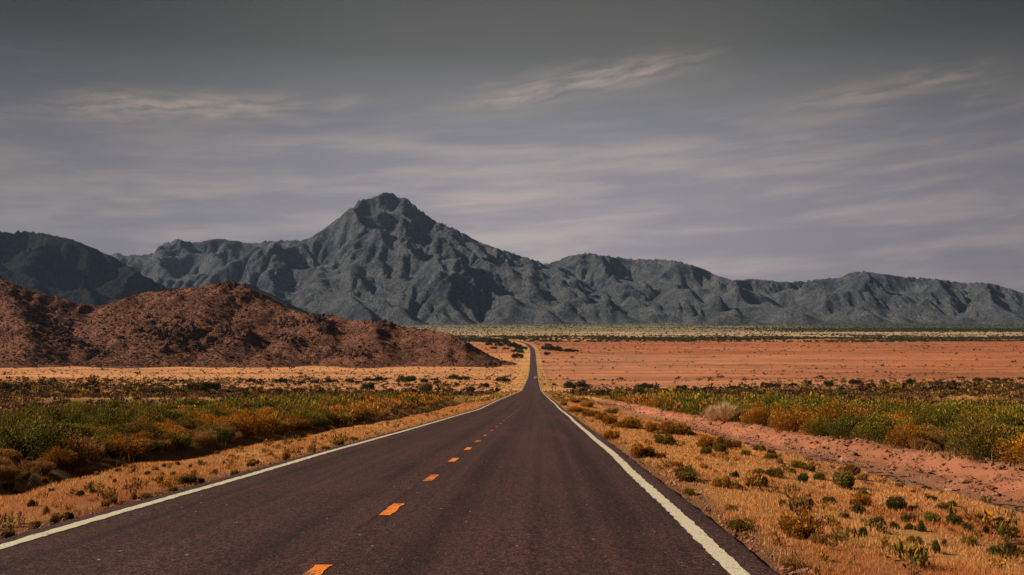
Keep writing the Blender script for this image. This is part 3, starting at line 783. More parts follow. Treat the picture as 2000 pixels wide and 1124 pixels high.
ORD = ['zeroth', 'first', 'second', 'third', 'fourth', 'fifth', 'sixth', 'seventh', 'eighth', 'ninth', 'tenth', 'eleventh', 'twelfth', 'thirteenth', 'fourteenth', 'fifteenth', 'sixteenth']
def dash_word(d):
    k = int(np.argmin(np.abs(np.array(dash_d) - d)))
    if d > 66: return 'beyond the clear dashes'
    if k < 1: return 'short of every orange dash'
    return 'by the %s orange dash' % ORD[min(k, 16)]
def size_word(w):
    return 'tiny' if w < 0.32 else 'small' if w < 0.55 else 'middling' if w < 0.9 else 'big'
LOOK = {'deep': 'dark green', 'green': 'green', 'olive': 'olive', 'gold': 'golden flowering', 'dry': 'dry tan', 'dark': 'dark green', 'brown': 'brown'}

# ------------------------------------------------------------------ single shrubs on the two verges
k4 = 0.3772
VERGE = []
for cx, cy, w, p in [(487, 640, 80, 'dark'), (355, 600, 55, 'dark'), (710, 620, 70, 'dark'), (800, 610, 60, 'green'), (920, 640, 110, 'green'), (1035, 700, 60, 'dark'), (845, 730, 85, 'dark'), (715, 745, 80, 'olive'),
        (985, 775, 80, 'dark'), (1090, 835, 85, 'dark'), (1190, 755, 100, 'dark'), (1255, 825, 65, 'dark'), (1380, 830, 80, 'green'), (1285, 770, 60, 'green'), (1500, 830, 90, 'dark'), (1560, 875, 60, 'dark'), (1660, 890, 50, 'dark'),
        (1720, 830, 60, 'dark'), (1640, 820, 60, 'olive'), (1765, 900, 75, 'dark'), (1395, 990, 60, 'dark'), (1020, 905, 50, 'dark'), (1380, 720, 60, 'dark'), (1440, 770, 60, 'dark'), (1485, 750, 50, 'green'), (1800, 1000, 110, 'dark'),
        (1290, 940, 60, 'olive'), (1575, 945, 60, 'olive'), (1330, 885, 40, 'dark'), (1270, 875, 40, 'dark'), (1180, 870, 45, 'dark'), (1440, 965, 25, 'dark'), (925, 815, 40, 'olive'), (620, 745, 45, 'olive'), (485, 585, 45, 'olive'),
        (545, 510, 50, 'olive'), (285, 470, 60, 'green'), (210, 480, 60, 'green'), (485, 470, 50, 'olive'), (545, 480, 50, 'brown'), (660, 590, 40, 'green'), (690, 550, 60, 'olive'), (745, 570, 50, 'olive'), (115, 610, 90, 'olive'),
        (1320, 1010, 50, 'olive'), (1690, 1010, 50, 'dark'), (200, 550, 80, 'dry'), (570, 590, 80, 'olive'), (300, 645, 80, 'gold'), (950, 570, 100, 'dry'), (740, 520, 50, 'dry'), (370, 660, 60, 'gold'), (220, 430, 120, 'gold'),
        (300, 440, 80, 'gold'), (1000, 740, 90, 'gold'), (340, 770, 60, 'dry'), (390, 850, 120, 'olive'), (690, 870, 170, 'gold'), (790, 930, 100, 'dry'), (660, 1050, 100, 'dry'), (20, 430, 60, 'gold'), (60, 350, 120, 'gold'),
        (20, 350, 80, 'gold'), (135, 390, 40, 'gold'), (590, 530, 50, 'dry'), (360, 450, 60, 'gold'), (60, 545, 60, 'gold'), (120, 690, 50, 'olive'), (420, 490, 45, 'olive'), (1010, 610, 60, 'dry'), (1210, 650, 50, 'dry')]:
    VERGE.append((1300 + cx * k4, 700 + cy * k4 + w * k4 * 0.32, w * k4, p))
for cx, cy, w, p in [(1210, 255, 90, 'gold'), (1320, 235, 60, 'gold'), (1340, 280, 80, 'gold'), (1440, 320, 80, 'gold'), (1530, 320, 130, 'gold'), (1655, 360, 80, 'gold'), (1760, 360, 120, 'gold'), (1450, 270, 60, 'olive'), (1390, 400, 70, 'gold'),
        (1575, 480, 110, 'gold'), (1690, 500, 60, 'gold'), (1725, 425, 80, 'olive'), (1830, 600, 90, 'olive'), (1390, 300, 70, 'gold'), (1250, 215, 50, 'gold'), (1180, 235, 40, 'gold'), (1300, 205, 40, 'gold')]:
    VERGE.append((650 + cx * k4, 700 + cy * k4 + w * k4 * 0.32, w * k4, p))
for cx, cy, w, p in [(730, 505, 90, 'gold'), (650, 555, 40, 'olive'), (690, 560, 30, 'dark'), (610, 575, 45, 'olive'), (425, 575, 110, 'gold'), (850, 550, 40, 'olive'), (920, 540, 40, 'gold'), (985, 560, 30, 'dry'), (1035, 540, 35, 'gold'),
        (1125, 485, 35, 'olive'), (1195, 500, 50, 'gold'), (1265, 435, 30, 'dry'), (1160, 540, 40, 'dry'), (1105, 585, 60, 'dry'), (1300, 545, 50, 'olive'), (1400, 495, 40, 'gold'), (1505, 430, 35, 'olive'), (1560, 460, 40, 'olive'),
        (1440, 450, 30, 'dry'), (970, 625, 90, 'dark'), (1035, 630, 60, 'olive'), (895, 670, 70, 'olive'), (775, 700, 90, 'olive'), (580, 735, 70, 'olive'), (690, 715, 50, 'dry'), (760, 595, 40, 'olive'), (895, 600, 40, 'olive'),
        (840, 605, 30, 'dry'), (590, 640, 30, 'olive'), (490, 685, 50, 'dark'), (415, 700, 50, 'dark'), (270, 685, 40, 'brown'), (80, 695, 30, 'dark'), (170, 755, 40, 'dark'), (350, 810, 60, 'dark'), (285, 840, 50, 'olive'),
        (180, 855, 80, 'olive'), (240, 800, 40, 'dry'), (1220, 580, 70, 'olive'), (1330, 540, 40, 'gold'), (1480, 500, 80, 'gold'), (1690, 455, 60, 'olive'), (1790, 425, 80, 'olive'), (1840, 410, 50, 'olive'), (1665, 415, 30, 'gold'),
        (1700, 370, 25, 'olive'), (130, 600, 80, 'olive'), (40, 655, 80, 'olive'), (230, 620, 60, 'gold'), (500, 595, 40, 'gold'), (800, 565, 50, 'gold'), (40, 905, 70, 'dark')]:
    VERGE.append((cx * k4, 700 + cy * k4 + w * k4 * 0.30, w * k4, p))
placed = []
for i, (px, py, w, p) in enumerate(VERGE):
    x, y, z = hit(px, py, 4, 200)
    wid = w / F * y
    t = x - roadx(y)
    side = 'wash' if t > 0 else 'ditch'
    if abs(t) < 3.85 + wid * 0.55:
        x += math.copysign(3.85 + wid * 0.55 - abs(t), t); t = x - roadx(y); z = float(ground(x, y))
    near = 'hugging the edge line' if abs(t) < 4.9 else ('beside the ' + side if (abs(t) > (6.2 if t < 0 else 8.4)) else 'amid dry grass')
    lab = '%s %s shrub, %s-side verge, %s, %s' % (size_word(wid), LOOK[p], side, near, dash_word(y))
    if px < 1000: wid *= 0.8
    if p in ('gold', 'olive') and px > 1100: wid *= 1.28
    if p in ('dark', 'green'): wid *= 1.18
    p = 'deep' if p == 'dark' else p
    me = PROTO_LOW[p][i % 4]
    shrub('verge_shrub', 'shrub', lab, 'shrubs on the grass verges', me, x, y, z - 0.03, wid * 0.60, (max(min(wid, 0.75), 0.20) + 0.15 * max(wid - 0.75, 0)) * rng.uniform(0.62, 0.92), rng.uniform(0, 6.28), STEMS[i % 3])
    placed.append((x, y, wid))

# ------------------------------------------------------------------ the shrub thickets on both banks
def poisson(n_try, fx, spacing):
    pts = []; cell = {}
    for _ in range(n_try):
        x, y, r = fx()
        if x is None: continue
        s = spacing * r; c = (int(x // 2), int(y // 2)); ok = True
        for a in (-1, 0, 1):
            for b in (-1, 0, 1):
                for (u, v, q) in cell.get((c[0] + a, c[1] + b), ()):
                    if (u - x) ** 2 + (v - y) ** 2 < (spacing * (q + r) * 0.5) ** 2: ok = False
        if ok:
            cell.setdefault(c, []).append((x, y, r)); pts.append((x, y, r))
    return pts
def in_view(x, y, margin=1.10): return abs(x) < y * 0.577 * margin + 1.5
far_mass = []
CLX, CLY, _ = hit(1416, 824, 10, 200)
def thicket(sgn):
    def cand():
        d = math.exp(rng.uniform(math.log(9), math.log(150)))
        t0 = 12.6 if sgn < 0 else 14.1
        t = t0 + (rng.random() ** 1.35) * (22 if sgn < 0 else 42)
        x = roadx(d) + sgn * t
        if sgn > 0 and d > 45 and x / d < 0.063: return None, None, None
        if not in_view(x, d) or (abs(x / d - CLX / CLY) < 0.024 and CLY - 9 < d < CLY + 1.6): return None, None, None
        if rng.random() < 0.5 * sstep(60, 140, d) + 0.9 * sstep(32, 46, t): return None, None, None
        return float(x), float(d), rng.choice([rng.uniform(0.5, 0.8), rng.uniform(0.75, 1.1), rng.uniform(1.0, 1.45)], p=[0.42, 0.4, 0.18]) * (1.0 if sgn > 0 else 0.92)
    pts = poisson(9000, cand, 1.15)
    # those that show largest in the picture become single shrubs
    pts.sort(key=lambda q: -q[2] / q[1])
    for i, (x, y, r) in enumerate(pts):
        t = abs(x - roadx(y)); t0 = 12.6 if sgn < 0 else 14.1
        e = float(fbm(np.array(x * 0.09), np.array(y * 0.06), 70 + sgn, 3)) + rng.normal(0, 0.45 if sgn > 0 else 0.32)
        back = min((t - t0) / 9, 1)
        v = e * 1.25 + (back - 0.42) * 0.95
        v += 0.30 + 0.25 * sstep(14, 22, t) - 0.15 * sstep(40, 70, y) if sgn > 0 else 0.05
        p = 'dry' if v < -0.72 else 'gold' if v < -0.12 else 'olive' if v < 0.20 else 'green'
        if t > t0 + 24 and rng.random() < 0.55: p = 'brown'
        if rng.random() < 0.09: p = 'dry'
        kk = (sgn, p); SHRUB_COUNT[kk] = SHRUB_COUNT.get(kk, 0) + 1
        if i >= 330 or SHRUB_COUNT[kk] > 145:
            far_mass.append((x, y, r, p)); continue
        r = r * 0.72 if p == 'dry' else r
        hgt = min(r, 1.1) * rng.uniform(1.0, 1.5) * (1.0 if sgn > 0 else 0.92)
        z = float(ground(x, y)) - 0.06
        row = 'front row' if t < t0 + 2.2 else 'second rank' if t < t0 + 5 else 'inside' if t < t0 + 10 else 'far back'
        lab = '%s bush of the %s thicket, %s, %s' % (LOOK[p], 'ditch' if sgn < 0 else 'gravel bank', row, dash_word(y))
        nm = {'green': 'green_bush', 'olive': 'olive_bush', 'gold': 'golden_bush', 'dry': 'dry_bush', 'brown': 'brown_bush'}[p]
        dense = p in PROTO_DENSE and y < 60
        me = PROTO_DENSE[p][i % 3] if dense else PROTO[p][i % 4]
        shrub(nm, 'bush', lab, '%s bushes of the thicket beyond the %s' % (LOOK[p], 'ditch' if sgn < 0 else 'wash'), me, x, y, z, r * 1.25, hgt * 1.12, rng.uniform(0, 6.28), STEMS[i % 3] if y < 40 else None)
    print('thicket', sgn, len(pts))
thicket(-1); thicket(1)

# the pale bunch of dry grass among the bushes over the wash
px0, py0 = 1416, 824
x, y, z = hit(px0, py0, 10, 200)
o = empty('grass_clump', (x, y, z - 0.03)); tag(o, 'pale straw bunch of tall dry grass fanning out among the golden bushes over the wash', 'grass clump')
b = link('blades', pale_tuft_mesh(3), None, o); b.scale = (1.35, 1.35, 1.25)
b = link('blades', pale_tuft_mesh(4), None, o); b.scale = (1.1, 1.1, 1.0); b.location = (-0.7, 0.2, 0)

# ------------------------------------------------------------------ scatter of small growth: uncountable, one mesh each
def scatter(name, P, S, H, pals, mat, nl=26, L=0.42, Wd=0.30, seed=0, kind='stuff'):
    P = np.asarray(P); n = len(P); r = np.random.default_rng(seed)
    out = []; cols = []
    tpl = {p: [leaf_cloud(p, seed + 31 * i + ord(p[0]), nl, L, Wd, lobes=5, spread=0.55) for i in range(5)] for p in set(pals)}
    pals = np.asarray(pals); which = r.integers(0, 5, n); an = r.uniform(0, 6.28, n)
    for p in set(pals.tolist()):
        for i in range(5):
            m = np.nonzero((pals == p) & (which == i))[0]
            if not len(m): continue
            V, Fc, c = tpl[p][i]
            ca, sa = np.cos(an[m])[:, None], np.sin(an[m])[:, None]
            X = V[None, :, 0] * ca - V[None, :, 1] * sa; Y = V[None, :, 0] * sa + V[None, :, 1] * ca
            W = np.stack([X * S[m][:, None], Y * S[m][:, None], np.repeat(V[None, :, 2], len(m), 0) * H[m][:, None]], -1) + P[m][:, None, :]
            out.append(W.reshape(-1, 3)); cols.append((c[None] * r.uniform(0.7, 1.25, len(m))[:, None, None]).reshape(-1, 3))
    V = np.concatenate(out); Cc = np.concatenate(cols)
    me = mesh_np(name, V, np.arange(len(V)).reshape(-1, 4), Cc)
    o = link(name, me, mat); tag(o, kind=kind); return o
fm = far_mass
if fm:
    P = np.array([(a, b_, float(ground(a, b_)) - 0.05) for a, b_, _, _ in fm]); S = np.array([q[2] * 1.15 for q in fm])
    o = scatter('shrubbery', P, S, S * 1.25, [q[3] for q in fm], M_LEAF, 170, 0.26, 0.11, 5)
    tag(o, 'mass of small golden and green bushes filling the far ends of both thickets', 'shrubbery')
print('thickets', round(time.time() - T0, 1))

# ------------------------------------------------------------------ single dark mesquite clumps on the flats
MQ = [(396, 767, 60), (313, 767, 26), (441, 768, 24), (498, 768, 28), (490, 747, 22), (549, 748, 28), (590, 750, 18), (615, 749, 20), (647, 748, 24), (686, 748, 18), (358, 747, 18), (324, 746, 14), (539, 767, 24), (588, 764, 20),
      (682, 746, 18), (718, 745, 22), (742, 746, 36), (720, 762, 42), (791, 748, 40), (827, 748, 22), (850, 744, 18), (886, 741, 24), (906, 743, 26), (833, 767, 40), (982, 747, 34), (948, 757, 22), (921, 761, 16), (985, 709, 12), (700, 749, 16), (762, 764, 18),
      (1129, 760, 52), (1261, 760, 34), (1331, 762, 32), (1381, 762, 20), (1496, 756, 28), (1519, 756, 20), (1549, 755, 22), (1579, 752, 22), (1620, 754, 34), (1671, 752, 32), (1730, 750, 16), (1779, 750, 26), (1877, 740, 16), (1911, 746, 24), (1940, 745, 24), (1968, 746, 22), (1996, 742, 16),
      (1245, 764, 18), (1300, 764, 20), (1430, 762, 24), (1460, 764, 22), (1700, 757, 24), (1840, 753, 26)]
places = [(-1, 'below the red hill'), (1, 'where thicket and pink plain meet')]
for i, (px, py, w) in enumerate(MQ):
    x, y, z = hit(px, py, 90, 1500)
    r = w / F * y * 0.56
    sd_ = -1 if px < 1030 else 1
    if i == 0: lab = 'widest dark mesquite on the tawny flat, alone below the red hill'
    elif (px, py) == (1129, 760): lab = 'widest dark mesquite on the wash side, just behind the brown roadside sign'
    elif (px, py) == (982, 747): lab = 'dark mesquite where the hill-side verge meets the narrow far road'
    elif (px, py) == (985, 709): lab = 'small lone dark bush at the toe of the red hill beside the far road'
    elif (px, py) == (720, 762): lab = 'wide low dark mesquite just above the far end of the green ditch thicket'
    elif (px, py) == (833, 767): lab = 'brownish bare-twigged mesquite just above the far end of the green ditch thicket'
    elif (px, py) == (1877, 740): lab = 'lone dark mesquite standing out on the pink plain beyond the others'
    else: lab = '%s dark mesquite clump on the flat %s' % ('wide' if w > 27 else 'middling' if w > 20 else 'small', places[0][1] if sd_ < 0 else places[1][1])
    me = PROTO['brown'][1] if (px, py) == (833, 767) else PROTO_MESQ[i % 4]
    if len(lab.split()) > 16: print('LONG', lab)
    shrub('mesquite', 'shrub', lab, 'mesquite clumps %s' % (places[0][1] if sd_ < 0 else places[1][1]), me, x, y, z - 0.1, r * 0.95, r * rng.uniform(0.85, 1.15), rng.uniform(0, 6.28))
BEND = [(970, 671, 16), (983, 670, 18), (1002, 679, 18), (1012, 680, 14), (1018, 684, 14), (1011, 700, 16), (1016, 690, 12), (961, 671, 14), (992, 676, 16), (975, 677, 12), (950, 670, 12), (1007, 688, 12), (940, 668, 10), (955, 675, 10),
        (1063, 683, 14), (1075, 685, 22), (1086, 685, 14), (1068, 694, 13), (1098, 687, 12), (1110, 688, 12), (1122, 688, 10), (1071, 677, 12), (988, 683, 10), (965, 682, 10)]
for i, (px, py, w) in enumerate(BEND):
    x, y, z = hit(px, py, 600, 3000)
    r = w / F * y * 0.56
    if (px, py) == (1068, 694): lab = 'round dark mesquite standing alone beside the far road, on the outside of the bend'
    elif (px, py) == (1011, 700): lab = 'dark mesquite closest to the far road, inside the bend, ahead of its clump'
    elif (px, py) == (1075, 685): lab = 'broadest dark mesquite of the clump outside the road bend'
    else: lab = 'dark mesquite in the thick clump %s the bend of the far road' % ('inside' if px < 1030 else 'outside')
    shrub('mesquite', 'shrub', lab, 'mesquite clumps at the bend of the far road', PROTO_MESQ[i % 4], x, y, z - 0.2, r * 1.45, r * rng.uniform(1.3, 1.8), rng.uniform(0, 6.28))

# ------------------------------------------------------------------ far scrub
def pts_in(n, fx, dmin, dmax, seed, amax=0.66, azr=None):
    r = np.random.default_rng(seed)
    a0, a1 = azr if azr else (-amax, amax)
    d = np.sqrt(r.uniform(dmin ** 2, dmax ** 2, n)) if fx == 'area' else np.exp(r.uniform(math.log(dmin), math.log(dmax), n))
    x = r.uniform(a0, a1, n) * d
    return x, d, r
def keep_off(x, d, w): return np.abs(x - roadx(d)) > w
# dark woodland band where the valley floor ends
x, d, r = pts_in(16000, 'area', 1760, 2380, 81, azr=(-0.12, 0.68))
e = perlin(x * 0.004, d * 0.010, 82)
m = (keep_off(x, d, 16)) & (e + 0.55 * (1 - np.abs(d - 2060) / 300) > r.uniform(-0.1, 0.75, len(x))) 
x, d = x[m], d[m]
S = r.uniform(2.5, 5.5, len(x))
o = scatter('woodland', np.stack([x, d, land(x, d) - 0.2], 1), S, S * r.uniform(0.6, 0.95, len(x)), ['dark'] * len(x), M_LEAF, 30, 0.62, 0.42, 83)
tag(o, 'long dark belt of desert trees crossing the whole plain behind the road bend', 'woodland')
x, d, r = pts_in(9000, 'area', 3150, 4100, 181, azr=(0.22, 0.70))
m = r.uniform(0, 1, len(x)) < sstep(0.22, 0.46, x / d) * (0.55 + 0.6 * perlin(x * 0.002, d * 0.008, 182))  # scrub added here to deepen the painted cloud-shade band
x, d = x[m], d[m]; S = r.uniform(3.0, 6.0, len(x))
o = scatter('woodland', np.stack([x, d, ground(x, d) - 0.2], 1), S, S * 0.75, ['dark'] * len(x), M_LEAF, 22, 0.7, 0.45, 183)
tag(o, 'dark strip of scrub below the low mountains at the far end of the plain', 'woodland')
# far bajada scrub
x, d, r = pts_in(26000, 'log', 2450, 5700, 84)
e = fbm(x * 0.0012, d * 0.006, 85, 3)
m = e + 0.5 * sstep(3300, 5200, d) + 0.45 * (x > 900) * sstep(3000, 3400, d) > r.uniform(-0.35, 0.75, len(x))
x, d = x[m], d[m]; S = r.uniform(2.0, 5.5, len(x)) * (1 + 0.35 * sstep(3000, 5000, d))
o = scatter('bajada_scrub', np.stack([x, d, ground(x, d) - 0.2], 1), S, S * 0.62, np.where(r.random(len(x)) < 0.6, 'dark', 'green').tolist(), M_LEAF, 14, 0.75, 0.5, 86)
tag(o, 'grey green scrub speckled over the pale slope at the foot of the mountains', 'scrub')
# specks over the pink plain and tawny field
x, d, r = pts_in(24000, 'log', 150, 1850, 87)
e = fbm(x * 0.006, d * 0.012, 88, 3); t = x - roadx(d)
dens = np.where(t < 0, 0.85 + 0.5 * sstep(-40, -160, x), 0.34 + 0.6 * sstep(1050, 1500, d) + 0.75 * (1 - sstep(290, 480, d)))
m = keep_off(x, d, 11) & (hill_z(x, d) < ground(x, d) + 0.2) & (r.random(len(x)) < np.clip(dens + e * 0.9, 0.03, 1)) & ((d > 200) | (np.abs(t) > 40))
x, d = x[m], d[m]; t = t[m]
S = np.exp(r.normal(math.log(1.05), 0.5, len(x))) * (0.7 + 0.5 * sstep(300, 1500, d))
pal = np.where(r.random(len(x)) < 0.5, 'brown', np.where(r.random(len(x)) < 0.45, 'dark', 'olive'))
o = scatter('desert_scrub', np.stack([x, d, ground(x, d) - 0.05], 1), S, S * 0.75, pal.tolist(), M_LEAF, 26, 0.42, 0.26, 89)
tag(o, 'low dark scrub dotted over the pink plain and the tawny field', 'scrub')
# brown scrub strip behind the two thickets
x, d, r = pts_in(13000, 'log', 42, 330, 90)
t = x - roadx(d); e = fbm(x * 0.03, d * 0.03, 91, 3)
m = (np.abs(t) > np.where(t < 0, 25, 30)) & (r.random(len(x)) < np.clip(0.65 + e * 1.1, 0, 1) * np.where(t < 0, 1 - sstep(170, 300, d), 1 - sstep(240, 330, d)))
x, d = x[m], d[m]; S = r.uniform(0.5, 1.15, len(x))
pal = np.where(r.random(len(x)) < 0.62, 'brown', np.where(r.random(len(x)) < 0.4, 'olive', 'dry'))
o = scatter('brown_scrub', np.stack([x, d, ground(x, d) - 0.05], 1), S, S * 0.95, pal.tolist(), M_LEAF, 60, 0.30, 0.16, 92)
tag(o, 'belt of brown twiggy scrub between the green thickets and the open flats', 'scrub')
# scrub and stones on the red hill
x, d, r = pts_in(52000, 'area', 840, 1330, 93, azr=(-0.66, 0.01))
m = hill_z(x, d) > ground(x, d) + 0.3
x, d = x[m], d[m]; e = fbm(x * 0.02, d * 0.02, 94, 3)
sel = r.random(len(x)) < np.clip(0.42 + e * 0.8 + 0.9 * sstep(-120, -480, x), 0.08, 1); x, d = x[sel], d[sel]  # cover thickened to the left, standing in for shade on that end
S = np.exp(r.normal(math.log(1.05), 0.42, len(x)))
pal = np.where(r.random(len(x)) < 0.55, 'brown', 'dark')
half = len(x) // 2
o = scatter('hill_scrub', np.stack([x, d, hill_z(x, d) - 0.1], 1)[:half], S[:half], S[:half] * 0.85, pal[:half].tolist(), M_LEAF, 14, 0.7, 0.45, 95)
tag(o, 'dark scrub peppering the slopes of the red hill', 'scrub')
def stones(name, P, S, mat, seed, squash=0.7, kind='stuff'):
    r = np.random.default_rng(seed); P = np.asarray(P); n = len(P)
    ico = np.array([(0, 0, 1), (0.894, 0, 0.447), (0.276, 0.851, 0.447), (-0.724, 0.526, 0.447), (-0.724, -0.526, 0.447), (0.276, -0.851, 0.447), (0.724, 0.526, -0.447), (-0.276, 0.851, -0.447), (-0.894, 0, -0.447), (-0.276, -0.851, -0.447), (0.724, -0.526, -0.447), (0, 0, -1)])
    fc = np.array([(0, 1, 2), (0, 2, 3), (0, 3, 4), (0, 4, 5), (0, 5, 1), (1, 6, 2), (2, 7, 3), (3, 8, 4), (4, 9, 5), (5, 10, 1), (6, 7, 2), (7, 8, 3), (8, 9, 4), (9, 10, 5), (10, 6, 1), (11, 7, 6), (11, 8, 7), (11, 9, 8), (11, 10, 9), (11, 6, 10)])
    V = ico[None] * r.uniform(0.6, 1.2, (n, 12, 1)) * r.uniform(0.6, 1.3, (n, 1, 3)) * np.array([1, 1, squash])
    an = r.uniform(0, 6.28, n); ca, sa = np.cos(an)[:, None], np.sin(an)[:, None]
    V = np.stack([V[..., 0] * ca - V[..., 1] * sa, V[..., 0] * sa + V[..., 1] * ca, V[..., 2]], -1) * np.asarray(S)[:, None, None] + P[:, None]
    Fc = (fc[None] + 12 * np.arange(n)[:, None, None]).reshape(-1, 3)
    me = mesh_np(name, V.reshape(-1, 3), Fc); o = link(name, me, mat)
    if kind: tag(o, kind=kind)
    return o
o = stones('hill_stones', np.stack([x, d, hill_z(x, d)], 1)[half:], S[half:] * 0.85, M_DSTONE, 96)
tag(o, 'dark stones strewn over the slopes of the red hill', 'stones')
OUT = [(330, 652, 120, 46, 'biggest dark boulder outcrop, a jagged knob halfway up the red hill'), (445, 652, 62, 40, 'dark outcrop beside the biggest knob on the red hill'), (120, 655, 60, 34, 'dark outcrop low on the shaded end of the red hill'),
       (560, 632, 50, 16, 'low dark outcrop on the shoulder below the summit of the red hill'), (622, 622, 36, 16, 'small dark outcrop on the crest of the red hill, halfway down to the road'), (755, 634, 44, 9, 'flat dark outcrop capping the low end of the red hill'),
       (440, 556, 40, 9, 'dark rocks crowning the summit of the red hill'), (690, 690, 60, 16, 'scattered dark outcrop near the toe of the red hill'), (560, 660, 60, 22, 'broken dark outcrop in the middle of the red hill'), (960, 712, 40, 10, 'dark rocks at the toe of the red hill by the road')]
for i, (px, py, w, h, lab) in enumerate(OUT):
    r = np.random.default_rng(600 + i); n = int(26 + w * h / 40)
    qx = px + r.normal(0, w * 0.26, n); qy = py + r.normal(0, h * 0.28, n)
    P = []
    for a, b_ in zip(qx, qy):
        X_, Y_, Z_ = hit_land(a, b_); P.append((X_, Y_, Z_))
    P = np.array(P); S = r.uniform(1.4, 3.8, n) * (0.75 + 0.5 * (w > 100))
    o = empty('rock_outcrop', tuple(P.mean(0))); tag(o, lab, 'rock outcrop', 'dark rock outcrops on the red hill')
    for q in range(n):
        b = stones('boulder', P[q:q + 1] - P.mean(0), S[q:q + 1], M_DSTONE, 620 + 100 * i + q, 1.1, None); b.parent = o
print('scrub', round(time.time() - T0, 1))

# ------------------------------------------------------------------ dry grass, weeds, stones near the road
def grass(name, n, tr, dr_, seed, hgt, cols, thr=-0.2):
    r = np.random.default_rng(seed)
    d = np.exp(r.uniform(math.log(dr_[0]), math.log(dr_[1]), n)); t = r.uniform(tr[0], tr[1], n)
    x = roadx(d) + t + r.normal(0, 0.03, n)
    e = fbm(x * 0.9, d * 0.9, seed + 1, 3) + 0.5 * fbm(x * 0.2, d * 0.2, seed + 2, 2)
    edge = np.minimum(np.abs(t) - 3.95, 1.0)
    m = (np.abs(x) < d * 0.62 + 1.5) & (e > thr + r.uniform(-0.25, 0.25, n)) & (edge > r.uniform(0, 0.35, n))
    x, d, e = x[m], d[m], e[m]; n = len(x)
    z = ground(x, d)
    h = hgt * r.uniform(0.45, 1.25, n) * (0.8 + 0.7 * np.clip(e, -0.3, 0.6)); w = np.maximum(0.0035, 0.00042 * d) * r.uniform(0.7, 1.4, n)
    an = r.uniform(0, 6.28, n); ln = r.normal(0, 0.45, (n, 2)) * h[:, None]
    b0 = np.stack([x - np.cos(an) * w, d - np.sin(an) * w, z - 0.01], 1); b1 = np.stack([x + np.cos(an) * w, d + np.sin(an) * w, z - 0.01], 1)
    tp = np.stack([x + ln[:, 0], d + ln[:, 1], z + h], 1)
    V = np.stack([b0, b1, tp], 1).reshape(-1, 3)
    f = r.random(n)[:, None]; c = np.array(cols[0]) * (1 - f) + np.array(cols[1]) * f
    pt = sstep(-0.15, 0.45, fbm(x * 0.45, d * 0.22, seed + 4, 3)) * (0.35 + 0.65 * (1 - sstep(12, 30, d)))
    c = c * (1 - pt[:, None]) + c * np.array([0.80, 0.62, 0.55]) * pt[:, None]
    odd = r.random(n) < 0.10; c[odd] = np.array(cols[2]) * r.uniform(0.7, 1.2, odd.sum())[:, None]
    me = mesh_np(name, V, np.arange(3 * n).reshape(-1, 3), np.repeat(c, 3, 0)); o = link(name, me, M_GRASS); tag(o, kind='stuff'); return o
STR = ((0.46, 0.20, 0.065), (0.80, 0.42, 0.165), (0.22, 0.12, 0.03))
tag(grass('dry_grass', 260000, (3.95, 10.0), (5.5, 120), 31, 0.065, STR), 'short straw-coloured grass over the verge beside the wash', 'grass')
tag(grass('dry_grass', 130000, (-7.9, -3.95), (7, 120), 35, 0.055, STR), 'short straw-coloured grass over the verge beside the ditch', 'grass')
tag(grass('dry_grass', 60000, (-44, -11.2), (12, 200), 37, 0.35, ((0.22, 0.12, 0.03), (0.46, 0.25, 0.07), (0.14, 0.15, 0.02)), -0.1), 'taller tawny grass between the bushes beyond the ditch', 'grass')
tag(grass('dry_grass', 80000, (13.6, 70), (18, 220), 39, 0.35, ((0.20, 0.12, 0.03), (0.44, 0.24, 0.06), (0.12, 0.15, 0.02)), -0.1), 'taller tawny grass between the bushes over the wash', 'grass')
# small weeds, too many to count
r = np.random.default_rng(55)
n = 2600; d = np.exp(r.uniform(math.log(6), math.log(140), n)); t = np.where(r.random(n) < 0.62, r.uniform(4.1, 10.5, n), -r.uniform(4.05, 7.0, n))
e = fbm(t * 0.6, d * 0.25, 56, 3); near_edge = np.abs(t) < 4.7
m = (r.random(n) < np.clip(0.28 + e * 0.9 + near_edge * 0.35 * (t < 0), 0, 1)); d, t = d[m], t[m]; x = roadx(d) + t
S = np.exp(r.normal(math.log(0.10), 0.45, len(x)))
pal = np.where(r.random(len(x)) < 0.45, 'olive', np.where(r.random(len(x)) < 0.6, 'gold', 'dry'))
o = scatter('weeds', np.stack([x, d, ground(x, d) - 0.01], 1), S, S * 1.35, pal.tolist(), M_LEAF, 60, 0.34, 0.11, 57)
tag(o, 'small weeds sprinkled over both grass verges', 'weeds')
n = 2600; d = np.exp(r.uniform(math.log(110), math.log(1500), n)); t = np.where(r.random(n) < 0.5, 1, -1) * (4.2 + np.abs(r.normal(0, 5.5, n))); x = roadx(d) + t
S = np.exp(r.normal(math.log(0.24), 0.45, n))
o = scatter('weeds', np.stack([x, d, ground(x, d) - 0.02], 1), S, S * 1.1, np.where(r.random(n) < 0.5, 'olive', np.where(r.random(n) < 0.5, 'gold', 'brown')).tolist(), M_LEAF, 24, 0.5, 0.22, 77)
tag(o, 'scattered weeds along the sandy shoulders of the far road', 'weeds')
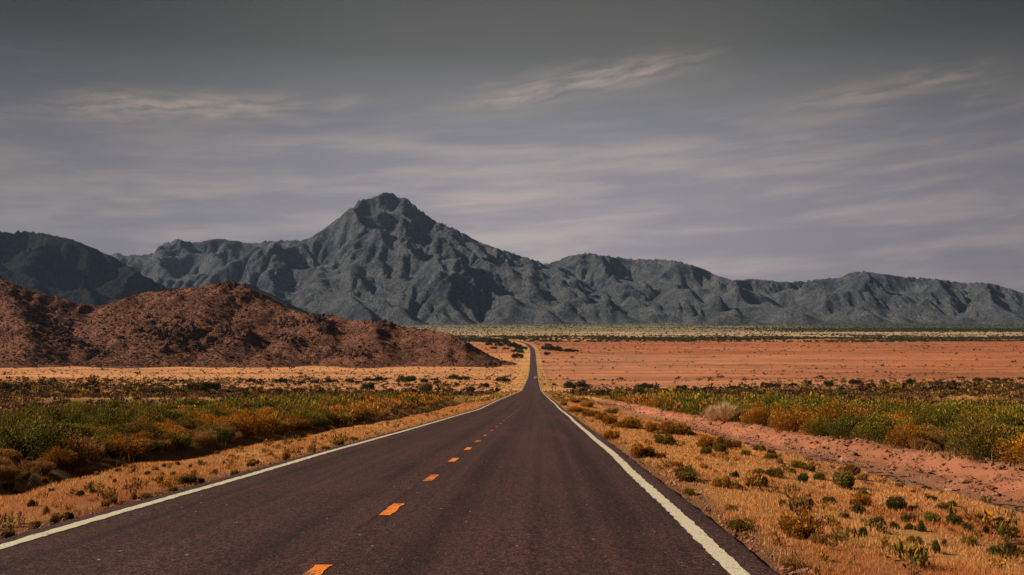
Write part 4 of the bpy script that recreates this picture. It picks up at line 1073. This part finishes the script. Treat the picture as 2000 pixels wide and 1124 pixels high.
# stones of the cut bank and wash
n = 9000; d = np.exp(r.uniform(math.log(12), math.log(130), n)); t = 12.0 + r.uniform(0, 1, n) ** 1.3 * 2.2 - np.abs(r.normal(0, 0.25, n)); x = roadx(d) + t
S = np.exp(r.normal(math.log(0.024), 0.55, n)) * (1 + 0.006 * d)
o = stones('loose_stones', np.stack([x, d, ground(x, d) + S * 0.2], 1), S, M_STONE, 58, 0.75); tag(o, 'pale reddish stones tumbled down the cut bank of the wash', 'stones')
n = 1500; d = np.exp(r.uniform(math.log(5), math.log(60), n)); sg = np.where(r.random(n) < 0.55, 1, -1); t = sg * (3.88 + np.abs(r.normal(0, 0.22, n))); x = roadx(d) + t
S = np.exp(r.normal(math.log(0.014), 0.45, n)); o = stones('gravel', np.stack([x, d, ground(x, d) + S * 0.3 + 0.01], 1), S, M_STONE, 59, 0.8); tag(o, 'coarse gravel crumbling along both edges of the asphalt', 'gravel')
# dead sticks lying in the wash
mb = MB()
for i in range(240):
    d_ = math.exp(r.uniform(math.log(16), math.log(80))); t_ = 10.8 + r.normal(0, 0.35) + 0.4 * math.sin(d_ * 0.3); a = r.normal(math.pi / 2 - 0.15, 0.5); L = r.uniform(0.12, 0.5)
    x_ = float(roadx(d_)) + t_
    p = [(x_ + math.cos(a) * L * q, d_ + math.sin(a) * L * q, float(ground(x_ + math.cos(a) * L * q, d_ + math.sin(a) * L * q)) + 0.025 + r.uniform(0, 0.02)) for q in (-0.5, 0, 0.5)]
    mb.tube(p, [0.012, 0.016, 0.007], 5)
o = mb.build('debris', mat_plain("driftwood", (0.045, 0.028, 0.02), 0.9, 0, 0.1)); tag(o, 'dark sticks washed together along the floor of the gravel wash', 'debris', kind='stuff')
# a bleached branch in the ditch
x, y, z = hit(76, 904, 8, 60)
mb = MB(); mb.tube([(-0.35, 0, 0.02), (0.0, 0.05, 0.22), (0.32, 0.02, 0.48)], [0.02, 0.016, 0.006], 7); mb.tube([(0.0, 0.05, 0.22), (0.12, -0.08, 0.42)], [0.012, 0.004], 6)
o = mb.build('dead_branch', mat_plain("bleached_wood", (0.34, 0.24, 0.17), 0.9, 0, 0.1)); o.location = (x, y, z); tag(o, 'bleached dead branch sticking up out of the dark ditch', 'branch')
print('ground cover', round(time.time() - T0, 1))

# ------------------------------------------------------------------ signs and posts
M_BROWN = mat_plain("sign_brown", (0.13, 0.012, 0.008), 0.5); M_POST = mat_plain("post_wood", (0.06, 0.022, 0.014), 0.85, 0, 0.2)
M_GREENP = mat_plain("marker_green", (0.02, 0.09, 0.06), 0.5); M_PALE = mat_plain("marker_pale", (0.55, 0.55, 0.45), 0.6)
def two_post_sign(px, py, bw, bh, top, label, lean=0.0):
    x, y, z = hit(px, py, 120, 1500)
    o = empty('road_sign', (x, y, z), lean); tag(o, label, 'sign')
    mb = MB(); mb.box((0, -0.05, top - bh / 2), (bw, 0.04, bh)); mb.build('sign_board', M_BROWN, o, 0.012)
    mb = MB(); mb.box((0, -0.020, top - bh * 0.28), (bw, 0.03, 0.05)); mb.box((0, -0.020, top - bh * 0.78), (bw, 0.03, 0.05)); mb.build('batten', M_POST, o)
    for s in (-1, 1):
        mb = MB(); mb.box((s * bw * 0.36, 0.055, top / 2 - 0.2), (0.17, 0.12, top + 0.4)); mb.build('post', M_POST, o, 0.008)
    return o
two_post_sign(1082, 766.3, 1.4, 0.62, 2.8, 'reddish brown board sign on two tall posts, in front of the wide mesquite')
two_post_sign(1059.3, 735, 1.15, 0.75, 2.2, 'small brown sign on two posts farther off, above the green marker post', 0.05)
def marker(px, py, h, label, top_m):
    x, y, z = hit(px, py, 120, 1500)
    o = empty('marker_post', (x, y, z)); tag(o, label, 'marker post')
    mb = MB(); mb.box((0, 0, h / 2 - 0.15), (0.12, 0.04, h + 0.3)); mb.build('post', M_PALE, o)
    mb = MB(); mb.box((0, -0.035, h - 0.42), (0.30, 0.03, 0.80)); mb.build('marker_plate', top_m, o, 0.006)
marker(1063, 743, 1.9, 'narrow green mile marker on a pale post by the road dip', M_GREENP)
marker(1000, 756, 1.5, 'thin pale marker post on the hill-side verge before the road narrows', M_PALE)

# ------------------------------------------------------------------ cars
M_TYRE = mat_plain("tyre", (0.012, 0.012, 0.012), 0.9); M_RIM = mat_plain("rim", (0.35, 0.35, 0.36), 0.35, 0.9)
M_GLASS = mat_plain("car_glass", (0.010, 0.014, 0.015), 0.08, 0, 0.6); M_TAIL = mat_plain("tail_lamp", (0.35, 0.01, 0.01), 0.3); M_BUMP = mat_plain("bumper", (0.03, 0.03, 0.03), 0.6)
M_SILVER = mat_plain("silver_paint", (0.80, 0.78, 0.72), 0.3, 0.0, 0.5, 0.6); M_BLACK = mat_plain("dark_paint", (0.012, 0.013, 0.018), 0.25, 0, 0.5, 0.6)
def car(px, py, label, paint, tall):
    kx, kz = ray(px, py); d = np.linspace(300, 1500, 6000); t = kx * d - roadx(d)
    i = np.nonzero(CAMZ + kz * d < roadz(d) + 0.03)[0]; y = float(d[i[0]])
    lane = 1.75; x = float(roadx(y)) + lane; z = float(roadz(y)) + 0.03
    e = 2.0; hd = math.atan2(float(roadx(y + e) - roadx(y - e)), 2 * e); pit = math.atan2(float(roadz(y + e) - roadz(y - e)), 2 * e)
    o = empty('car', (x, y, z)); o.rotation_euler = (pit, 0, -hd); tag(o, label, 'car')
    W, L, H = 1.92, 4.7, tall
    # side outline from tail (-L/2) to nose, extruded with tumblehome
    belt = 0.56 * H
    body = [(-L / 2, 0.36), (-L / 2 - 0.02, 0.70), (-L / 2 + 0.05, belt), (L / 2 - 1.15, belt), (L / 2 - 0.12, belt - 0.14), (L / 2, 0.62), (L / 2 - 0.02, 0.34)]
    m = MB(); n = len(body)
    ring = lambda sx: [(sx * W / 2 * (0.97 if zz > belt - 0.02 else 1.0), yy, zz) for yy, zz in body]
    m.add(ring(-1) + ring(1), [tuple(reversed(range(n))), tuple(range(n, 2 * n))] + [(k, (k + 1) % n, n + (k + 1) % n, n + k) for k in range(n)])
    m.build('body', paint, o, 0.05, True)
    cab = [(-L / 2 + 0.07, belt - 0.02), (-L / 2 + 0.34, H - 0.03), (-L / 2 + 0.6, H), (L / 2 - 2.15, H - 0.02), (L / 2 - 1.25, belt - 0.02)]
    m = MB(); n = len(cab)
    ring = lambda sx: [(sx * W / 2 * (0.94 if zz < belt else 0.80), yy, zz) for yy, zz in cab]
    m.add(ring(-1) + ring(1), [tuple(reversed(range(n))), tuple(range(n, 2 * n))] + [(k, (k + 1) % n, n + (k + 1) % n, n + k) for k in range(n)])
    c = m.build('cabin', paint, o, 0.05, True)
    y0, z0, y1, z1 = -L / 2 + 0.07, belt - 0.02, -L / 2 + 0.34, H - 0.03
    def on(f, off): return (y0 + (y1 - y0) * f - off, z0 + (z1 - z0) * f)
    m = MB(); a = on(0.14, 0.012); b = on(0.88, 0.012); m.add([(-W * 0.40, *a), (W * 0.40, *a), (W * 0.345, *b), (-W * 0.345, *b)] + [(-W * 0.40, a[0] + 0.03, a[1]), (W * 0.40, a[0] + 0.03, a[1]), (W * 0.345, b[0] + 0.03, b[1]), (-W * 0.345, b[0] + 0.03, b[1])],
        [(0, 1, 2, 3), (7, 6, 5, 4), (4, 5, 1, 0), (5, 6, 2, 1), (6, 7, 3, 2), (7, 4, 0, 3)]); m.build('rear_window', M_GLASS, o)
    for s in (-1, 1):
        m = MB(); v = [(s * (W * 0.468 + 0.004), -L / 2 + 0.5, belt + 0.03), (s * (W * 0.468 + 0.004), L / 2 - 1.5, belt + 0.03), (s * (W * 0.408 + 0.004), L / 2 - 2.2, H - 0.12), (s * (W * 0.408 + 0.004), -L / 2 + 0.62, H - 0.12)]
        m.add(v + [(q[0] - s * 0.04, q[1], q[2]) for q in v], [(0, 1, 2, 3), (7, 6, 5, 4), (4, 5, 1, 0), (5, 6, 2, 1), (6, 7, 3, 2), (7, 4, 0, 3)]); m.build('side_window', M_GLASS, o)
        m = MB(); m.box((s * W * 0.40, -L / 2 - 0.01, belt - 0.14), (0.24, 0.08, 0.26)); m.build('tail_lamp', M_TAIL, o, 0.015)
        for yy in (-L / 2 + 0.85, L / 2 - 0.9):
            w = empty('wheel', (s * (W / 2 - 0.12), yy, 0.34)); w.parent = o
            m = MB(); m.tube([(-0.11, 0, 0), (0.11, 0, 0)], 0.34, 20); m.build('tyre', M_TYRE, w, 0.02)
            m = MB(); m.tube([(s * 0.115 - 0.01, 0, 0), (s * 0.115 + 0.01, 0, 0)], 0.21, 16); m.build('rim', M_RIM, w)
    m = MB(); m.box((0, -L / 2 - 0.06, 0.48), (W * 0.92, 0.16, 0.24)); m.build('bumper', M_BUMP, o, 0.03)
    m = MB(); m.box((0, -L / 2 - 0.035, 0.78), (0.32, 0.02, 0.15)); m.build('number_plate', M_PALE, o)
car(1044, 741.2, 'silver car with dark rear glass driving away at the bottom of the road dip', M_SILVER, 1.78)
car(1045.3, 694.3, 'dark car farther up the road, climbing towards the bend', M_BLACK, 1.6)

# ------------------------------------------------------------------ the air itself
mb = MB(); mb.box((0, 5800, 630), (22400, 12000, 1360))
hm = bpy.data.materials.new("haze_air"); hm.use_nodes = True
hn = hm.node_tree; hn.nodes.clear()
ho = hn.nodes.new('ShaderNodeOutputMaterial'); pv = hn.nodes.new('ShaderNodeVolumePrincipled')
pv.inputs['Color'].default_value = (0.40, 0.62, 1.0, 1); pv.inputs['Density'].default_value = 1.6e-5; pv.inputs['Anisotropy'].default_value = 0.2
hn.links.new(pv.outputs[0], ho.inputs['Volume'])
o = mb.build('haze', hm); tag(o, kind='stuff')
print('done', round(time.time() - T0, 1))
